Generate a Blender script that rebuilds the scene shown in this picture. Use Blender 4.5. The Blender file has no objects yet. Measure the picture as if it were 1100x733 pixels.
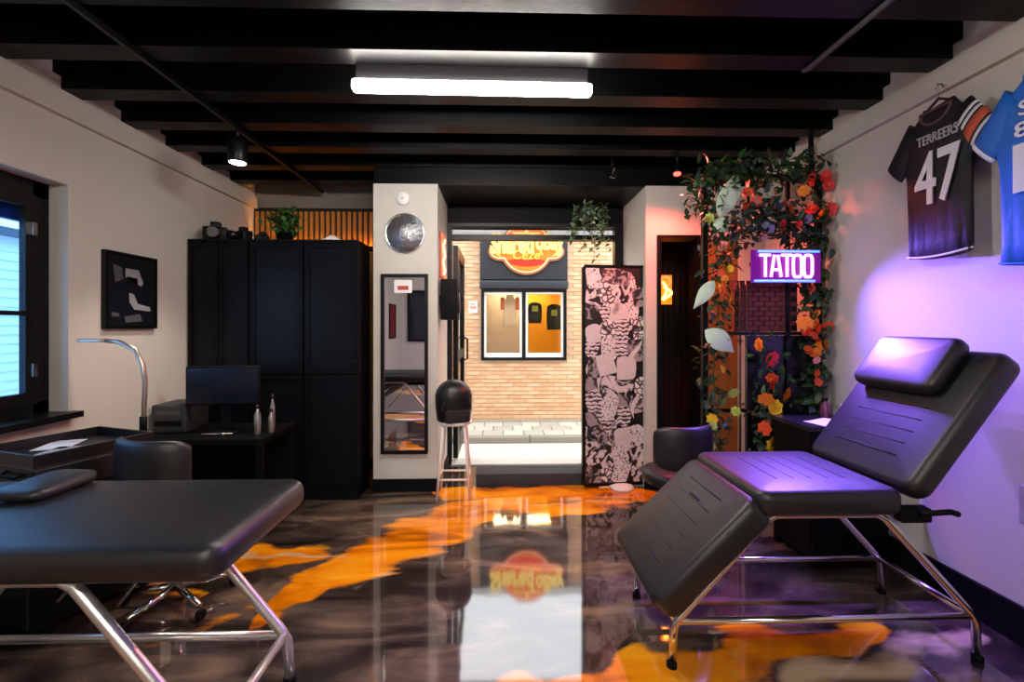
import bpy, bmesh, math, random
from mathutils import Vector, Matrix, noise
random.seed(7)
PI = math.pi
sc = bpy.context.scene
C = sc.collection

# ------------------------------------------------------------------ camera
cam_d = bpy.data.cameras.new('camera'); cam = bpy.data.objects.new('camera', cam_d); C.objects.link(cam)
cam_d.sensor_width = 36; cam_d.lens = 16.0; cam_d.shift_y = -0.015; cam_d.clip_start = 0.05
cam.location = (0, 0, 1.4); cam.rotation_euler = (PI/2, 0, -math.radians(1.52))
sc.camera = cam
# ------------------------------------------------------------------ sky and exposure
SKY = 2.2
BATTEN = 60.0
sc.view_settings.view_transform = 'Standard'; sc.view_settings.look = 'None'
sc.view_settings.gamma = 1.0; sc.view_settings.exposure = 1.0; sc.view_settings.use_curve_mapping = False
wd = bpy.data.worlds.new('overcast_sky'); sc.world = wd; wd.use_nodes = True
bg = wd.node_tree.nodes['Background']; bg.inputs[0].default_value = (0.93, 0.97, 1.0, 1); bg.inputs[1].default_value = SKY

# ------------------------------------------------------------------ materials
def hx(h):
    h = h.lstrip('#'); v = [int(h[i:i+2], 16)/255 for i in (0, 2, 4)]
    return tuple((c/12.92 if c <= 0.04045 else ((c+0.055)/1.055)**2.4) for c in v) + (1.0,)
MATS = {}
def mat(name, col='#808080', rough=0.5, metal=0.0, var=0.12, scale=8.0, bump=0.0, bscale=60.0, emit=None, estr=0.0, ior=1.5, coat=0.0, sheen=0.0):
    if name in MATS: return MATS[name]
    m = bpy.data.materials.new(name); m.use_nodes = True; nt = m.node_tree; N = nt.nodes; L = nt.links
    b = N['Principled BSDF']
    c = hx(col)
    b.inputs['Roughness'].default_value = rough; b.inputs['Metallic'].default_value = metal; b.inputs['IOR'].default_value = ior
    b.inputs['Coat Weight'].default_value = coat
    tc = N.new('ShaderNodeTexCoord')
    if var > 0:
        nz = N.new('ShaderNodeTexNoise'); nz.inputs['Scale'].default_value = scale; nz.inputs['Detail'].default_value = 5
        L.new(tc.outputs['Object'], nz.inputs['Vector'])
        mx = N.new('ShaderNodeMix'); mx.data_type = 'RGBA'
        mx.inputs['A'].default_value = tuple(x*(1-var) for x in c[:3]) + (1,)
        mx.inputs['B'].default_value = tuple(min(1, x*(1+var)) for x in c[:3]) + (1,)
        L.new(nz.outputs['Fac'], mx.inputs['Factor']); L.new(mx.outputs['Result'], b.inputs['Base Color'])
    else:
        b.inputs['Base Color'].default_value = c
    if bump > 0:
        n2 = N.new('ShaderNodeTexNoise'); n2.inputs['Scale'].default_value = bscale; n2.inputs['Detail'].default_value = 3
        L.new(tc.outputs['Object'], n2.inputs['Vector'])
        bp = N.new('ShaderNodeBump'); bp.inputs['Strength'].default_value = bump; bp.inputs['Distance'].default_value = 0.01
        L.new(n2.outputs['Fac'], bp.inputs['Height']); L.new(bp.outputs['Normal'], b.inputs['Normal'])
    if emit:
        b.inputs['Emission Color'].default_value = hx(emit); b.inputs['Emission Strength'].default_value = estr
    MATS[name] = m
    return m
def glass(name, tint=(1, 1, 1), gloss=0.06):
    if name in MATS: return MATS[name]
    m = bpy.data.materials.new(name); m.use_nodes = True; nt = m.node_tree; N = nt.nodes; L = nt.links
    N.remove(N['Principled BSDF']); out = N['Material Output']
    tr = N.new('ShaderNodeBsdfTransparent'); tr.inputs[0].default_value = (*tint, 1)
    gl = N.new('ShaderNodeBsdfGlossy'); gl.inputs['Roughness'].default_value = 0.02
    lw = N.new('ShaderNodeLayerWeight'); pw = N.new('ShaderNodeMath'); pw.operation = 'POWER'; pw.inputs[1].default_value = 5; L.new(lw.outputs['Facing'], pw.inputs[0])
    fr = N.new('ShaderNodeMath'); fr.operation = 'MULTIPLY_ADD'; fr.inputs[1].default_value = .9; fr.inputs[2].default_value = .04; L.new(pw.outputs[0], fr.inputs[0])
    mx = N.new('ShaderNodeMixShader'); L.new(fr.outputs[0], mx.inputs[0]); L.new(tr.outputs[0], mx.inputs[1]); L.new(gl.outputs[0], mx.inputs[2])
    L.new(mx.outputs[0], out.inputs[0]); MATS[name] = m
    return m

wall_m = mat('plaster_white', '#c7c3b8', 0.75, var=0.05, scale=1.5, bump=0.08, bscale=25)
black_ceil = mat('ceiling_black', '#040405', 0.42, var=0.3, scale=3, bump=0.25, bscale=14, ior=1.28)
black_cab = mat('cabinet_black', '#08090c', 0.42, var=0.2, scale=3, ior=1.22)
black_m = mat('black_paint', '#050506', 0.6, var=0.2, scale=6, ior=1.25)
black_frame = mat('black_frame_metal', '#060708', 0.38, var=0.2, scale=9, ior=1.35)
leather = mat('black_leather', '#0f1013', 0.44, ior=1.6, var=0.2, scale=5, bump=0.1, bscale=180)
leather_seam = mat('leather_seam', '#08080a', 0.6, var=0.1)
chrome = mat('chrome_tube', '#e6e2da', 0.16, 1.0, var=0.05, scale=6)
white_tube = mat('white_satin_tube', '#e2e0da', 0.4, 0.0, var=0.05)
white_m = mat('white_plastic', '#e8e6e2', 0.45, var=0.04)
leaf_m = mat('leaf_green', '#2c4a22', 0.45, var=0.5, scale=14)
leaf_dk = mat('leaf_dark_green', '#1c3524', 0.45, var=0.5, scale=14)
stem_m = mat('stem_green', '#3a4a2a', 0.6, var=0.3)
wood_m = mat('oak_slat', '#b07a34', 0.5, var=0.3, scale=6)
dark_wood = mat('walnut_panel', '#8a5c2a', 0.5, var=0.3, scale=6)

# ------------------------------------------------------------------ mesh helpers
class MB:
    def __init__(s): s.v = []; s.f = []; s.mi = []; s.sm = []
    def add(s, vs, fs, mi=0, smooth=False):
        o = len(s.v); s.v += [tuple(v) for v in vs]; s.f += [tuple(i+o for i in f) for f in fs]
        s.mi += [mi]*len(fs); s.sm += [smooth]*len(fs); return s
    def box(s, x0, x1, y0, y1, z0, z1, mi=0):
        return s.add([(x0,y0,z0),(x1,y0,z0),(x1,y1,z0),(x0,y1,z0),(x0,y0,z1),(x1,y0,z1),(x1,y1,z1),(x0,y1,z1)],
                     [(3,2,1,0),(4,5,6,7),(0,1,5,4),(1,2,6,5),(2,3,7,6),(3,0,4,7)], mi)
    def tube(s, pts, r, seg=10, mi=0, cap=True, closed=False):
        pts = [Vector(p) for p in pts]; n = len(pts); rs = r if isinstance(r, (list, tuple)) else [r]*n
        up = None; vs = []; fs = []
        for i in range(n):
            a = pts[i-1] if (i > 0 or closed) else pts[i]; b = pts[(i+1) % n] if (i < n-1 or closed) else pts[i]
            t = (b-a)
            if t.length < 1e-9: t = Vector((0,0,1))
            t.normalize()
            if up is None:
                up = Vector((0,0,1)) if abs(t.z) < 0.9 else Vector((1,0,0))
            x = up.cross(t)
            if x.length < 1e-6: x = Vector((0,1,0)).cross(t)
            x.normalize(); up = t.cross(x).normalized()
            for k in range(seg):
                an = 2*PI*k/seg; vs.append(pts[i] + (x*math.cos(an)+up*math.sin(an))*rs[i])
        m = n if closed else n-1
        for i in range(m):
            j = (i+1) % n
            for k in range(seg):
                k2 = (k+1) % seg
                fs.append((i*seg+k, i*seg+k2, j*seg+k2, j*seg+k))
        s.add(vs, fs, mi, True)
        if cap and not closed:
            o = len(s.v) - n*seg
            s.f.append(tuple(o+k for k in reversed(range(seg)))); s.mi.append(mi); s.sm.append(False)
            s.f.append(tuple(o+(n-1)*seg+k for k in range(seg))); s.mi.append(mi); s.sm.append(False)
        return s
    def lathe(s, prof, seg=28, c=(0,0,0), axis='z', mi=0, smooth=True):
        vs = []; fs = []
        for (r, z) in prof:
            for k in range(seg):
                a = 2*PI*k/seg; x, y = r*math.cos(a), r*math.sin(a)
                if axis == 'z': p = (x, y, z)
                elif axis == 'y': p = (x, z, -y)
                else: p = (z, x, y)
                vs.append((p[0]+c[0], p[1]+c[1], p[2]+c[2]))
        n = len(prof)
        for i in range(n-1):
            for k in range(seg):
                k2 = (k+1) % seg; fs.append((i*seg+k, i*seg+k2, (i+1)*seg+k2, (i+1)*seg+k))
        s.add(vs, fs, mi, smooth); o = len(s.v)-n*seg
        s.f.append(tuple(o+k for k in reversed(range(seg)))); s.mi.append(mi); s.sm.append(False)
        s.f.append(tuple(o+(n-1)*seg+k for k in range(seg))); s.mi.append(mi); s.sm.append(False)
        return s
    def prism(s, poly, y0, y1, mi=0):          # polygon in x,z extruded along y
        n = len(poly); vs = [(x, y0, z) for x, z in poly] + [(x, y1, z) for x, z in poly]
        fs = [tuple(range(n)), tuple(reversed(range(n, 2*n)))] + [((i+1) % n, i, n+i, n+(i+1) % n) for i in range(n)]
        return s.add(vs, fs, mi)
    def rings(s, rings, mi=0, smooth=True):    # list of equal-length loops
        n = len(rings[0]); vs = [p for r in rings for p in r]; fs = []
        for i in range(len(rings)-1):
            for k in range(n):
                k2 = (k+1) % n; fs.append((i*n+k, i*n+k2, (i+1)*n+k2, (i+1)*n+k))
        s.add(vs, fs, mi, smooth); o = len(s.v)-len(vs)
        s.f.append(tuple(o+k for k in reversed(range(n)))); s.mi.append(mi); s.sm.append(smooth)
        s.f.append(tuple(o+(len(rings)-1)*n+k for k in range(n))); s.mi.append(mi); s.sm.append(smooth)
        return s
    def cushion(s, x0, x1, y0, y1, z0, z1, r=0.03, rc=0.05, mi=0):
        def loop(ins, z):
            out = []; c = max(rc-ins, 0.004)
            for (cx, cy, a0) in ((x1-ins-c, y1-ins-c, 0), (x0+ins+c, y1-ins-c, PI/2), (x0+ins+c, y0+ins+c, PI), (x1-ins-c, y0+ins+c, 1.5*PI)):
                for k in range(5):
                    a = a0+PI/2*k/4; out.append((cx+c*math.cos(a), cy+c*math.sin(a), z))
            return out
        R = []
        for k in range(5):
            a = PI/2*k/4; R.append(loop(r*(1-math.sin(a)), z0+r*(1-math.cos(a))))
        for k in range(5):
            a = PI/2*k/4; R.append(loop(r*(1-math.cos(a)), z1-r*(1-math.sin(a))))
        w = min(x1-x0, y1-y0)
        R.append(loop(r+(w/2-r)*0.5, z1+min(r, 0.012)*0.5))
        return s.rings(R, mi)
    def mesh(s, name):
        me = bpy.data.meshes.new(name); me.from_pydata(s.v, [], s.f)
        me.polygons.foreach_set('material_index', s.mi); me.polygons.foreach_set('use_smooth', s.sm); me.update()
        return me
    def build(s, name, mats, parent=None, loc=None, rot=None):
        o = bpy.data.objects.new(name, s.mesh(name)); C.objects.link(o)
        for m in (mats if isinstance(mats, (list, tuple)) else [mats]): o.data.materials.append(m)
        if parent: o.parent = parent
        if loc: o.location = loc
        if rot: o.rotation_euler = rot
        return o
def inst(name, me, parent=None, loc=(0,0,0), rot=(0,0,0), scale=(1,1,1)):
    o = bpy.data.objects.new(name, me); C.objects.link(o); o.parent = parent
    o.location = loc; o.rotation_euler = rot; o.scale = scale
    return o
def tag(o, label, cat, group=None, kind=None):
    o['label'] = label; o['category'] = cat
    if group: o['group'] = group
    if kind: o['kind'] = kind
    return o
def thing(name, label, cat, loc=(0,0,0), rotz=0, group=None):
    o = bpy.data.objects.new(name, None); C.objects.link(o); o.location = loc; o.rotation_euler = (0, 0, rotz)
    o.empty_display_size = 0.1
    return tag(o, label, cat, group)
def struct(o, label, cat): return tag(o, label, cat, None, 'structure')
def bx(name, m, x0, x1, y0, y1, z0, z1, parent=None): return MB().box(x0, x1, y0, y1, z0, z1).build(name, m, parent)
def text(name, s, m, parent, w, h, depth=0.006, loc=(0,0,0), rot=(PI/2,0,0), bold=0.0, shear=0.0):
    cu = bpy.data.curves.new(name, 'FONT'); cu.body = s; cu.extrude = 0.01; cu.offset = bold; cu.resolution_u = 3; cu.shear = shear
    tmp = bpy.data.objects.new('tmp', cu); C.objects.link(tmp)
    dg = bpy.context.evaluated_depsgraph_get(); dg.update()
    me = bpy.data.meshes.new_from_object(tmp.evaluated_get(dg))
    bpy.data.objects.remove(tmp); bpy.data.curves.remove(cu)
    xs = [v.co.x for v in me.vertices]; ys = [v.co.y for v in me.vertices]
    cx, cy = (min(xs)+max(xs))/2, (min(ys)+max(ys))/2; sx, sy = w/(max(xs)-min(xs)), h/(max(ys)-min(ys))
    for v in me.vertices: v.co = ((v.co.x-cx)*sx, (v.co.y-cy)*sy, v.co.z/0.01*depth/2)
    me.materials.clear(); me.materials.append(m)
    return inst(name, me, parent, loc, rot)

XL, XR, YB, YF, ZC = -2.5, 2.29, -4.0, 4.72, 2.95

# ================================================================== FLOOR
def seg_d(p, a, b):
    ax, ay = a; bx_, by = b; dx, dy = bx_-ax, by-ay; l = dx*dx+dy*dy
    t = max(0, min(1, ((p[0]-ax)*dx+(p[1]-ay)*dy)/l)) if l else 0
    return math.hypot(p[0]-ax-t*dx, p[1]-ay-t*dy), t
BANDS = [  # (amount, [(x, y, half width), ...]) where the pours of orange pigment lie
    (1.0, [(-1.15,2.1,.05),(-1.02,2.40,.10),(-.92,2.60,.19),(-.72,2.85,.25),(-.45,3.17,.25),(-.2,3.47,.22),(.25,3.74,.18),(1.18,3.76,.08),(1.6,3.5,.05)]),
    (0.85, [(-1.9,2.62,.08),(-1.44,2.82,.14),(-1.15,2.85,.12)]),
    (0.95, [(-.45,3.85,.16),(.2,3.80,.22),(.9,3.85,.2),(1.3,3.7,.1)]),
    (0.72, [(-.1,3.5,.14),(.4,3.45,.18),(.95,3.55,.12)]),
    (1.0, [(.0,1.72,.10),(.40,1.80,.09),(.75,1.88,.10),(1.2,1.94,.12),(1.7,2.02,.08)]),
    (1.0, [(.5,1.45,.2),(1.2,1.5,.2),(2.0,1.6,.1)]),
    (0.6, [(-2.3,2.3,.08),(-1.95,2.55,.09),(-1.6,2.4,.06)]),
    (0.55, [(-1.6,2.0,.06),(-1.35,2.15,.08),(-1.2,2.25,.05)]),
    (0.9, [(-2.2,.4,.2),(-1,.9,.25),(.3,.6,.3),(1.6,.2,.2)]),
    (0.9, [(-2.0,-2.0,.3),(-.6,-1.2,.3),(.8,-1.8,.35),(2,-1,.2)]),
]
PALE = [(.8, [(1.15,1.76,.08),(1.5,1.82,.10),(1.85,1.9,.09),(2.1,2.0,.05)]), (0.8, [(-1.55,2.83,.03),(-1.2,2.86,.04),(-.95,2.80,.03)]),
        (0.6, [(.0,3.6,.03),(.5,3.55,.04),(.9,3.66,.03)]), (0.5, [(-.75,2.45,.04),(-.45,2.8,.05),(-.2,3.0,.03)]), (.5, [(1.7,1.7,.08),(2.0,1.75,.1)])]
def field(bands, p):
    v = 0
    for amt, pl in bands:
        best = 0
        for (a, b) in zip(pl, pl[1:]):
            d, t = seg_d(p, a[:2], b[:2]); w = a[2]+(b[2]-a[2])*t
            best = max(best, amt*max(0, min(1, 1.25-0.75*d/w)))
        v = max(v, best)
    return v
def make_floor():
    x0, x1, y0, y1 = XL, XR, YB, 4.70; st = 0.04
    nx, ny = int((x1-x0)/st)+1, int((y1-y0)/st)+1
    vs = []; oc = []
    for j in range(ny+1):
        for i in range(nx+1):
            x, y = x0+(x1-x0)*i/nx, y0+(y1-y0)*j/ny
            q = (x + 0.10*noise.noise((x*2.1, y*2.1, 3.1)) + 0.05*noise.noise((x*6, y*6, 9)), y + 0.10*noise.noise((x*2.1, y*2.1, 7.7)) + 0.05*noise.noise((x*6, y*6, 1.2)))
            vs.append((x, y, 0)); oc.append((field(BANDS, q), field(PALE, q)))
    fs = [(j*(nx+1)+i, j*(nx+1)+i+1, (j+1)*(nx+1)+i+1, (j+1)*(nx+1)+i) for j in range(ny) for i in range(nx)]
    b = MB(); b.add(vs, fs); nv = len(vs)
    b.box(x0, x1, y0, y1, -0.12, -0.002)
    me = b.mesh('floor'); at = me.color_attributes.new('pigment', 'FLOAT_COLOR', 'POINT')
    for k in range(len(me.vertices)):
        o, p = oc[k] if k < nv else (0, 0); at.data[k].color = (o, p, 0, 1)
    m = bpy.data.materials.new('metallic_epoxy'); m.use_nodes = True; nt = m.node_tree; N = nt.nodes; L = nt.links; P = N['Principled BSDF']
    tc = N.new('ShaderNodeTexCoord'); ca = N.new('ShaderNodeVertexColor'); ca.layer_name = 'pigment'; sp = N.new('ShaderNodeSeparateColor'); L.new(ca.outputs[0], sp.inputs[0])
    mp = N.new('ShaderNodeMapping'); mp.inputs['Rotation'].default_value = (0, 0, -0.65); mp.inputs['Scale'].default_value = (0.9, 2.6, 1); L.new(tc.outputs['Object'], mp.inputs[0])
    n1 = N.new('ShaderNodeTexNoise'); n1.inputs['Scale'].default_value = 1.3; n1.inputs['Detail'].default_value = 7; n1.inputs['Distortion'].default_value = 1.6; L.new(mp.outputs[0], n1.inputs['Vector'])
    n2 = N.new('ShaderNodeTexNoise'); n2.inputs['Scale'].default_value = 1.7; n2.inputs['Detail'].default_value = 5; n2.inputs['Distortion'].default_value = 1.2; L.new(mp.outputs[0], n2.inputs['Vector'])
    r1 = N.new('ShaderNodeValToRGB'); e = r1.color_ramp; e.elements[0].position = .30; e.elements[0].color = hx('#1c1815'); e.elements[1].position = .72; e.elements[1].color = hx('#8a745c')
    k = e.elements.new(.45); k.color = hx('#382f29'); k = e.elements.new(.58); k.color = hx('#5e5044')
    L.new(n1.outputs['Fac'], r1.inputs[0])
    def msum(a, b_, f):   # a + (b-0.5)*f
        x = N.new('ShaderNodeMath'); x.operation = 'MULTIPLY_ADD'; L.new(b_, x.inputs[0]); x.inputs[1].default_value = f; L.new(a, x.inputs[2])
        y = N.new('ShaderNodeMath'); y.operation = 'SUBTRACT'; L.new(x.outputs[0], y.inputs[0]); y.inputs[1].default_value = f*0.5; return y.outputs[0]
    so = N.new('ShaderNodeMapRange'); so.interpolation_type = 'SMOOTHSTEP'; so.inputs['From Min'].default_value = .42; so.inputs['From Max'].default_value = .66; L.new(msum(sp.outputs[0], n2.outputs['Fac'], 1.0), so.inputs[0])
    r2 = N.new('ShaderNodeValToRGB'); e = r2.color_ramp; e.elements[0].position = .3; e.elements[0].color = hx('#a8580a'); e.elements[1].position = .7; e.elements[1].color = hx('#ffb01e'); k = e.elements.new(.48); k.color = hx('#ee8a06')
    L.new(n2.outputs['Fac'], r2.inputs[0])
    m1 = N.new('ShaderNodeMix'); m1.data_type = 'RGBA'; L.new(so.outputs[0], m1.inputs['Factor']); L.new(r1.outputs[0], m1.inputs['A']); L.new(r2.outputs[0], m1.inputs['B'])
    s2 = N.new('ShaderNodeMapRange'); s2.interpolation_type = 'SMOOTHSTEP'; s2.inputs['From Min'].default_value = .40; s2.inputs['From Max'].default_value = .9; L.new(msum(sp.outputs[1], n2.outputs['Fac'], 1.1), s2.inputs[0])
    m2 = N.new('ShaderNodeMix'); m2.data_type = 'RGBA'; L.new(s2.outputs[0], m2.inputs['Factor']); L.new(m1.outputs['Result'], m2.inputs['A']); m2.inputs['B'].default_value = hx('#cdb48c')
    L.new(m2.outputs['Result'], P.inputs['Base Color']); P.inputs['Roughness'].default_value = 0.055; P.inputs['IOR'].default_value = 2.1
    n3 = N.new('ShaderNodeTexNoise'); n3.inputs['Scale'].default_value = 5; L.new(tc.outputs['Object'], n3.inputs['Vector'])
    bp = N.new('ShaderNodeBump'); bp.inputs['Strength'].default_value = 0.03; bp.inputs['Distance'].default_value = 0.01; L.new(n3.outputs['Fac'], bp.inputs['Height']); L.new(bp.outputs['Normal'], P.inputs['Normal'])
    o = bpy.data.objects.new('floor', me); C.objects.link(o); me.materials.append(m)
    return struct(o, 'glossy epoxy floor swirled in brown, black and orange', 'floor')
make_floor()

# ================================================================== CEILING
ceil = struct(bx('ceiling', black_ceil, XL-.3, XR+.15, YB-.15, 4.9, ZC, ZC+.1), 'black painted ceiling with exposed beams', 'ceiling')
BW = .13
y = 3.88
beam_me = None
ybs = [4.28, 3.88, 3.47, 3.07, 2.66, 2.24, 1.83, 1.42, 1.0, .58, .16, -.26, -.68, -1.1, -1.52, -1.94, -2.36, -2.78, -3.2, -3.62]
def beam_mesh():
    b = MB(); z0, z1 = 2.75, ZC; x0, x1 = XL+.001, XR-.001
    # slightly flared end corbels, as cast beams have
    b.box(x0, x1, 0, BW, z0, z1)
    for s, xe in ((1, x0), (-1, x1)):
        pl = [(xe, z0+.06), (xe, z1-.001)] + [(xe+s*(.02+.14*math.sin(a)), z1-.001-.0*a) for a in (PI/2,)]
        b.prism([(xe, z0+.07), (xe+s*.02, z0+.10), (xe+s*.06, z0+.15), (xe+s*.16, z1-.002), (xe, z1-.002)][::s], -.05, 0.001)
    return b.mesh('beam')
beam_me = beam_mesh(); beam_me.materials.append(black_ceil)
for yb in ybs: inst('beam', beam_me, ceil, (0, yb, 0))
# lowered soffit over the doorway bay
bx('soffit', black_ceil, -1.068, XR-.001, 3.90, 4.75, 2.60, ZC, ceil)

# ================================================================== WALLS
TW = .2
WY0, WY1, WZ0, WZ1 = 1.15, 2.705, .90, 2.215
b = MB()
b.box(XL-TW, XL, YB, WY0, 0, ZC).box(XL-TW, XL, WY1, 4.72, 0, ZC).box(XL-TW, XL, WY0, WY1, 0, WZ0).box(XL-TW, XL, WY0, WY1, WZ1, ZC)
struct(b.build('wall_left', wall_m), 'warm white plaster wall with the black framed window', 'wall')
struct(bx('wall_right', wall_m, XR, XR+.15, YB, 4.72, 0, ZC), 'white plaster wall behind the jerseys', 'wall')
struct(bx('wall_rear', wall_m, XL, XR, YB-.15, YB, 0, ZC), 'white plaster wall behind the viewpoint', 'wall')
# column beside the doorway
col = struct(bx('wall_column', wall_m, -1.068, -.528, 3.87, 4.72, 0, 2.60), 'pale grey column between black cabinets and doorway', 'column')
# right back wall with corridor opening 1.365..1.70, z < 2.165
b = MB(); b.box(1.25, 1.365, 3.87, 4.02, 0, 2.6).box(1.365, XR, 3.87, 4.02, 2.165, 2.6).box(2.06, XR, 3.87, 4.02, 0, 2.165).box(1.25, 1.30, 4.02, 4.72, 0, 2.6)
struct(b.build('wall_back', wall_m), 'white plaster wall with a dark corridor opening', 'wall')
# facade shell of the own building
fac = mat('outer_render', '#8a7f74', .8, var=.1)
b = MB(); b.box(XL-TW, -.53, 4.74, 4.9, -.3, 3.0).box(1.25, XR+.15, 4.74, 4.9, -.3, 3.0)
struct(b.build('wall_facade', fac), 'outer wall of the studio beside the door', 'wall')
struct(bx('wall_lintel', black_m, -.528, 1.25, 4.58, 4.9, 2.43, 3.0), 'black lintel above the doorway', 'wall')
# ledges along the top of both side walls
struct(MB().box(XL, XL+.035, YB, 4.70, 2.59, 2.70).build('trim_1', wall_m), 'plaster ledge under the beam ends on the window wall', 'trim')
struct(MB().box(XR-.035, XR, YB, 3.86, 2.60, 2.70).build('trim_2', wall_m), 'plaster ledge under the beam ends on the jersey wall', 'trim')
# baseboards
struct(bx('baseboard_right', black_m, XR-.02, XR, YB, 3.87, 0, .17), 'black baseboard below the jersey wall', 'baseboard')
struct(bx('baseboard_left', black_m, XL, XL+.02, YB, 3.66, 0, .15), 'black baseboard below the window wall', 'baseboard')
b = MB(); b.box(-1.068, -.51, 3.852, 3.87, 0, .105).box(-.528, -.51, 3.87, 4.56, 0, .105)
struct(b.build('baseboard_column', black_m), 'black baseboard around the column', 'baseboard')
struct(bx('baseboard_back', black_m, 1.235, 1.36, 3.852, 3.87, 0, .105), 'black baseboard by the corridor opening', 'baseboard')

# slat wall behind the cabinets
slatw = struct(bx('wall_slats', mat('slat_backing', '#1a120a', .7), XL, -1.068, 4.70, 4.738, 0, 2.6), 'oak slat wall glowing above the cabinets', 'wall')
sm_ = MB().box(-.0155, .0155, -.025, 0, .05, 2.56).mesh('slat'); sm_.materials.append(wood_m)
for k in range(26): inst('slat', sm_, slatw, (XL+.04+k*.0545, 4.70, 0))
t = thing('led_strip', 'warm light strip fixed to the oak slat wall behind the cabinets', 'light strip', (-1.8, 4.655, 2.17))
MB().box(-.66, .66, -.015, .005, -.02, .0).box(-.66, .66, -.015, -.009, 0, .035).build('profile', black_m, t)
bx('diffuser', mat('warm_led', '#ffb050', .5, var=0, emit='#ff9a28', estr=60), -.65, .65, -.008, .003, .0, .006, t)

# corridor behind the opening
cor = MB(); dk = mat('corridor_dark', '#0e0b09', .6, var=.3)
cor.box(1.30, 2.25, 4.68, 4.735, 0, 2.6).box(2.2, 2.25, 4.02, 4.68, 0, 2.6)
cw = struct(cor.build('wall_corridor', dk), 'dark corridor lined with narrow black slats', 'wall')
cs = MB().box(-.02, .02, -.02, 0, .0, 2.55).mesh('slat'); cs.materials.append(mat('slat_black_brown', '#1c140e', .5, var=.3))
for k in range(14): inst('slat', cs, cw, (1.34+k*.062, 4.68, 0))
fr = MB(); fr.box(1.345, 1.375, 3.845, 4.03, 0, 2.175).box(1.69, 1.715, 3.845, 4.03, 0, 2.175).box(1.375, 1.69, 3.845, 4.03, 2.15, 2.175)
struct(fr.build('trim_3', black_m), 'black frame of the corridor opening', 'trim')
wp = struct(bx('wall_panelling', mat('panel_backing', '#20150c', .6), 1.715, 2.06, 3.93, 4.02, 0, 2.165), 'wooden board panelling behind the flower trellis', 'wall')
pm = MB().box(-.041, .041, -.045, 0, 0, 2.16).mesh('plank'); pm.materials.append(dark_wood)
for k in range(4): inst('plank', pm, wp, (1.76+k*.086, 3.93, 0))

# neon in the corridor
t = thing('neon_sign', 'small orange glowing neon sign inside the dark corridor', 'neon sign', (1.70, 4.655, 1.62))
bx('backplate', mat('amber_acrylic', '#6a2a08', .3, emit='#ff7a18', estr=.9), -.07, .07, -.012, 0, 0, .30, t)
MB().tube([(-.035+.05*math.sin(a*1.0)*.9, -.03, .05+.012*i) for i, a in enumerate([.2*k for k in range(16)])], .011, 8).tube([(.02-.04*math.cos(.45*k), -.03, .04+.011*k) for k in range(14)], .011, 8).build('flame_tube', mat('neon_orange', '#ffb060', .3, var=0, emit='#ff9a30', estr=14), t)
MB().tube([(.05*math.cos(a), -.03, .235+.045*math.sin(a)) for a in [2*PI*k/20 for k in range(20)]], .008, 8, closed=True).build('loop_tube', mat('neon_red', '#ff4030', .3, var=0, emit='#ff2a18', estr=10), t)

# ================================================================== LEFT WINDOW
fx0, fx1 = XL-.155, XL-.11
w = thing('window_1', 'black framed window in the white wall, blue daylight coloured into its panes', 'window', (0, 0, 0)); w['kind'] = 'structure'
b = MB(); b.box(fx0, fx1, WY1-.09, WY1, WZ0, WZ1).box(fx0, fx1, WY0, WY0+.09, WZ0, WZ1).box(fx0, fx1, WY0, WY1, WZ0, WZ0+.07).box(fx0, fx1, WY0, WY1, WZ1-.09, WZ1)
b.build('window_frame', black_frame, w)
s = MB(); sx0, sx1 = fx1-.015, fx1+.02
def sash(y0, y1):
    s = MB(); s.box(sx0, sx1, y0, y0+.065, WZ0+.06, WZ1-.09).box(sx0, sx1, y1-.065, y1, WZ0+.06, WZ1-.09).box(sx0, sx1, y0+.065, y1-.065, WZ0+.06, WZ0+.13).box(sx0, sx1, y0+.065, y1-.065, WZ1-.16, WZ1-.09)
    o = s.build('sash', black_frame, w)
    bx('glazing_bar', black_frame, sx0+.002, sx1-.004, y0+.065, y1-.065, 1.455, 1.48, o)
    bx('pane', glass('blue_daylight_glass', (.46, .70, 1.0)), sx0+.012, sx0+.016, y0+.06, y1-.06, WZ0+.12, WZ1-.15, o)  # blue of the daylight is put into the pane colour
    return o
bb = bx('roller_blind', mat('blind_navy', '#2c4a78', .7), fx0-.06, fx0-.02, WY0+.02, WY1-.02, 1.985, WZ1, w)
for k in range(4): bx('blind_slat', mat('blind_navy'), fx0-.068, fx0-.06, WY0+.02, WY1-.02, 1.99+k*.055, 2.035+k*.055, bb)
sash(1.93, WY1-.085); s2 = sash(WY0+.085, 1.925)
MB().box(sx1, sx1+.02, 2.575, 2.60, 1.90, 1.97).build('hinge', chrome, w); MB().box(sx1, sx1+.02, 2.575, 2.60, 1.12, 1.19).build('hinge', chrome, w)
MB().tube([(sx1+.03, 1.96, 1.5), (sx1+.03, 1.96, 1.38)], .012).box(sx1, sx1+.03, 1.95, 1.97, 1.48, 1.51).build('window_handle', black_frame, w)
struct(bx('trim_4', black_frame, XL-.12, XL+.07, WY0-.04, WY1+.02, WZ0-.03, WZ0+.004), 'black sill board under the window', 'window sill')
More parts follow.
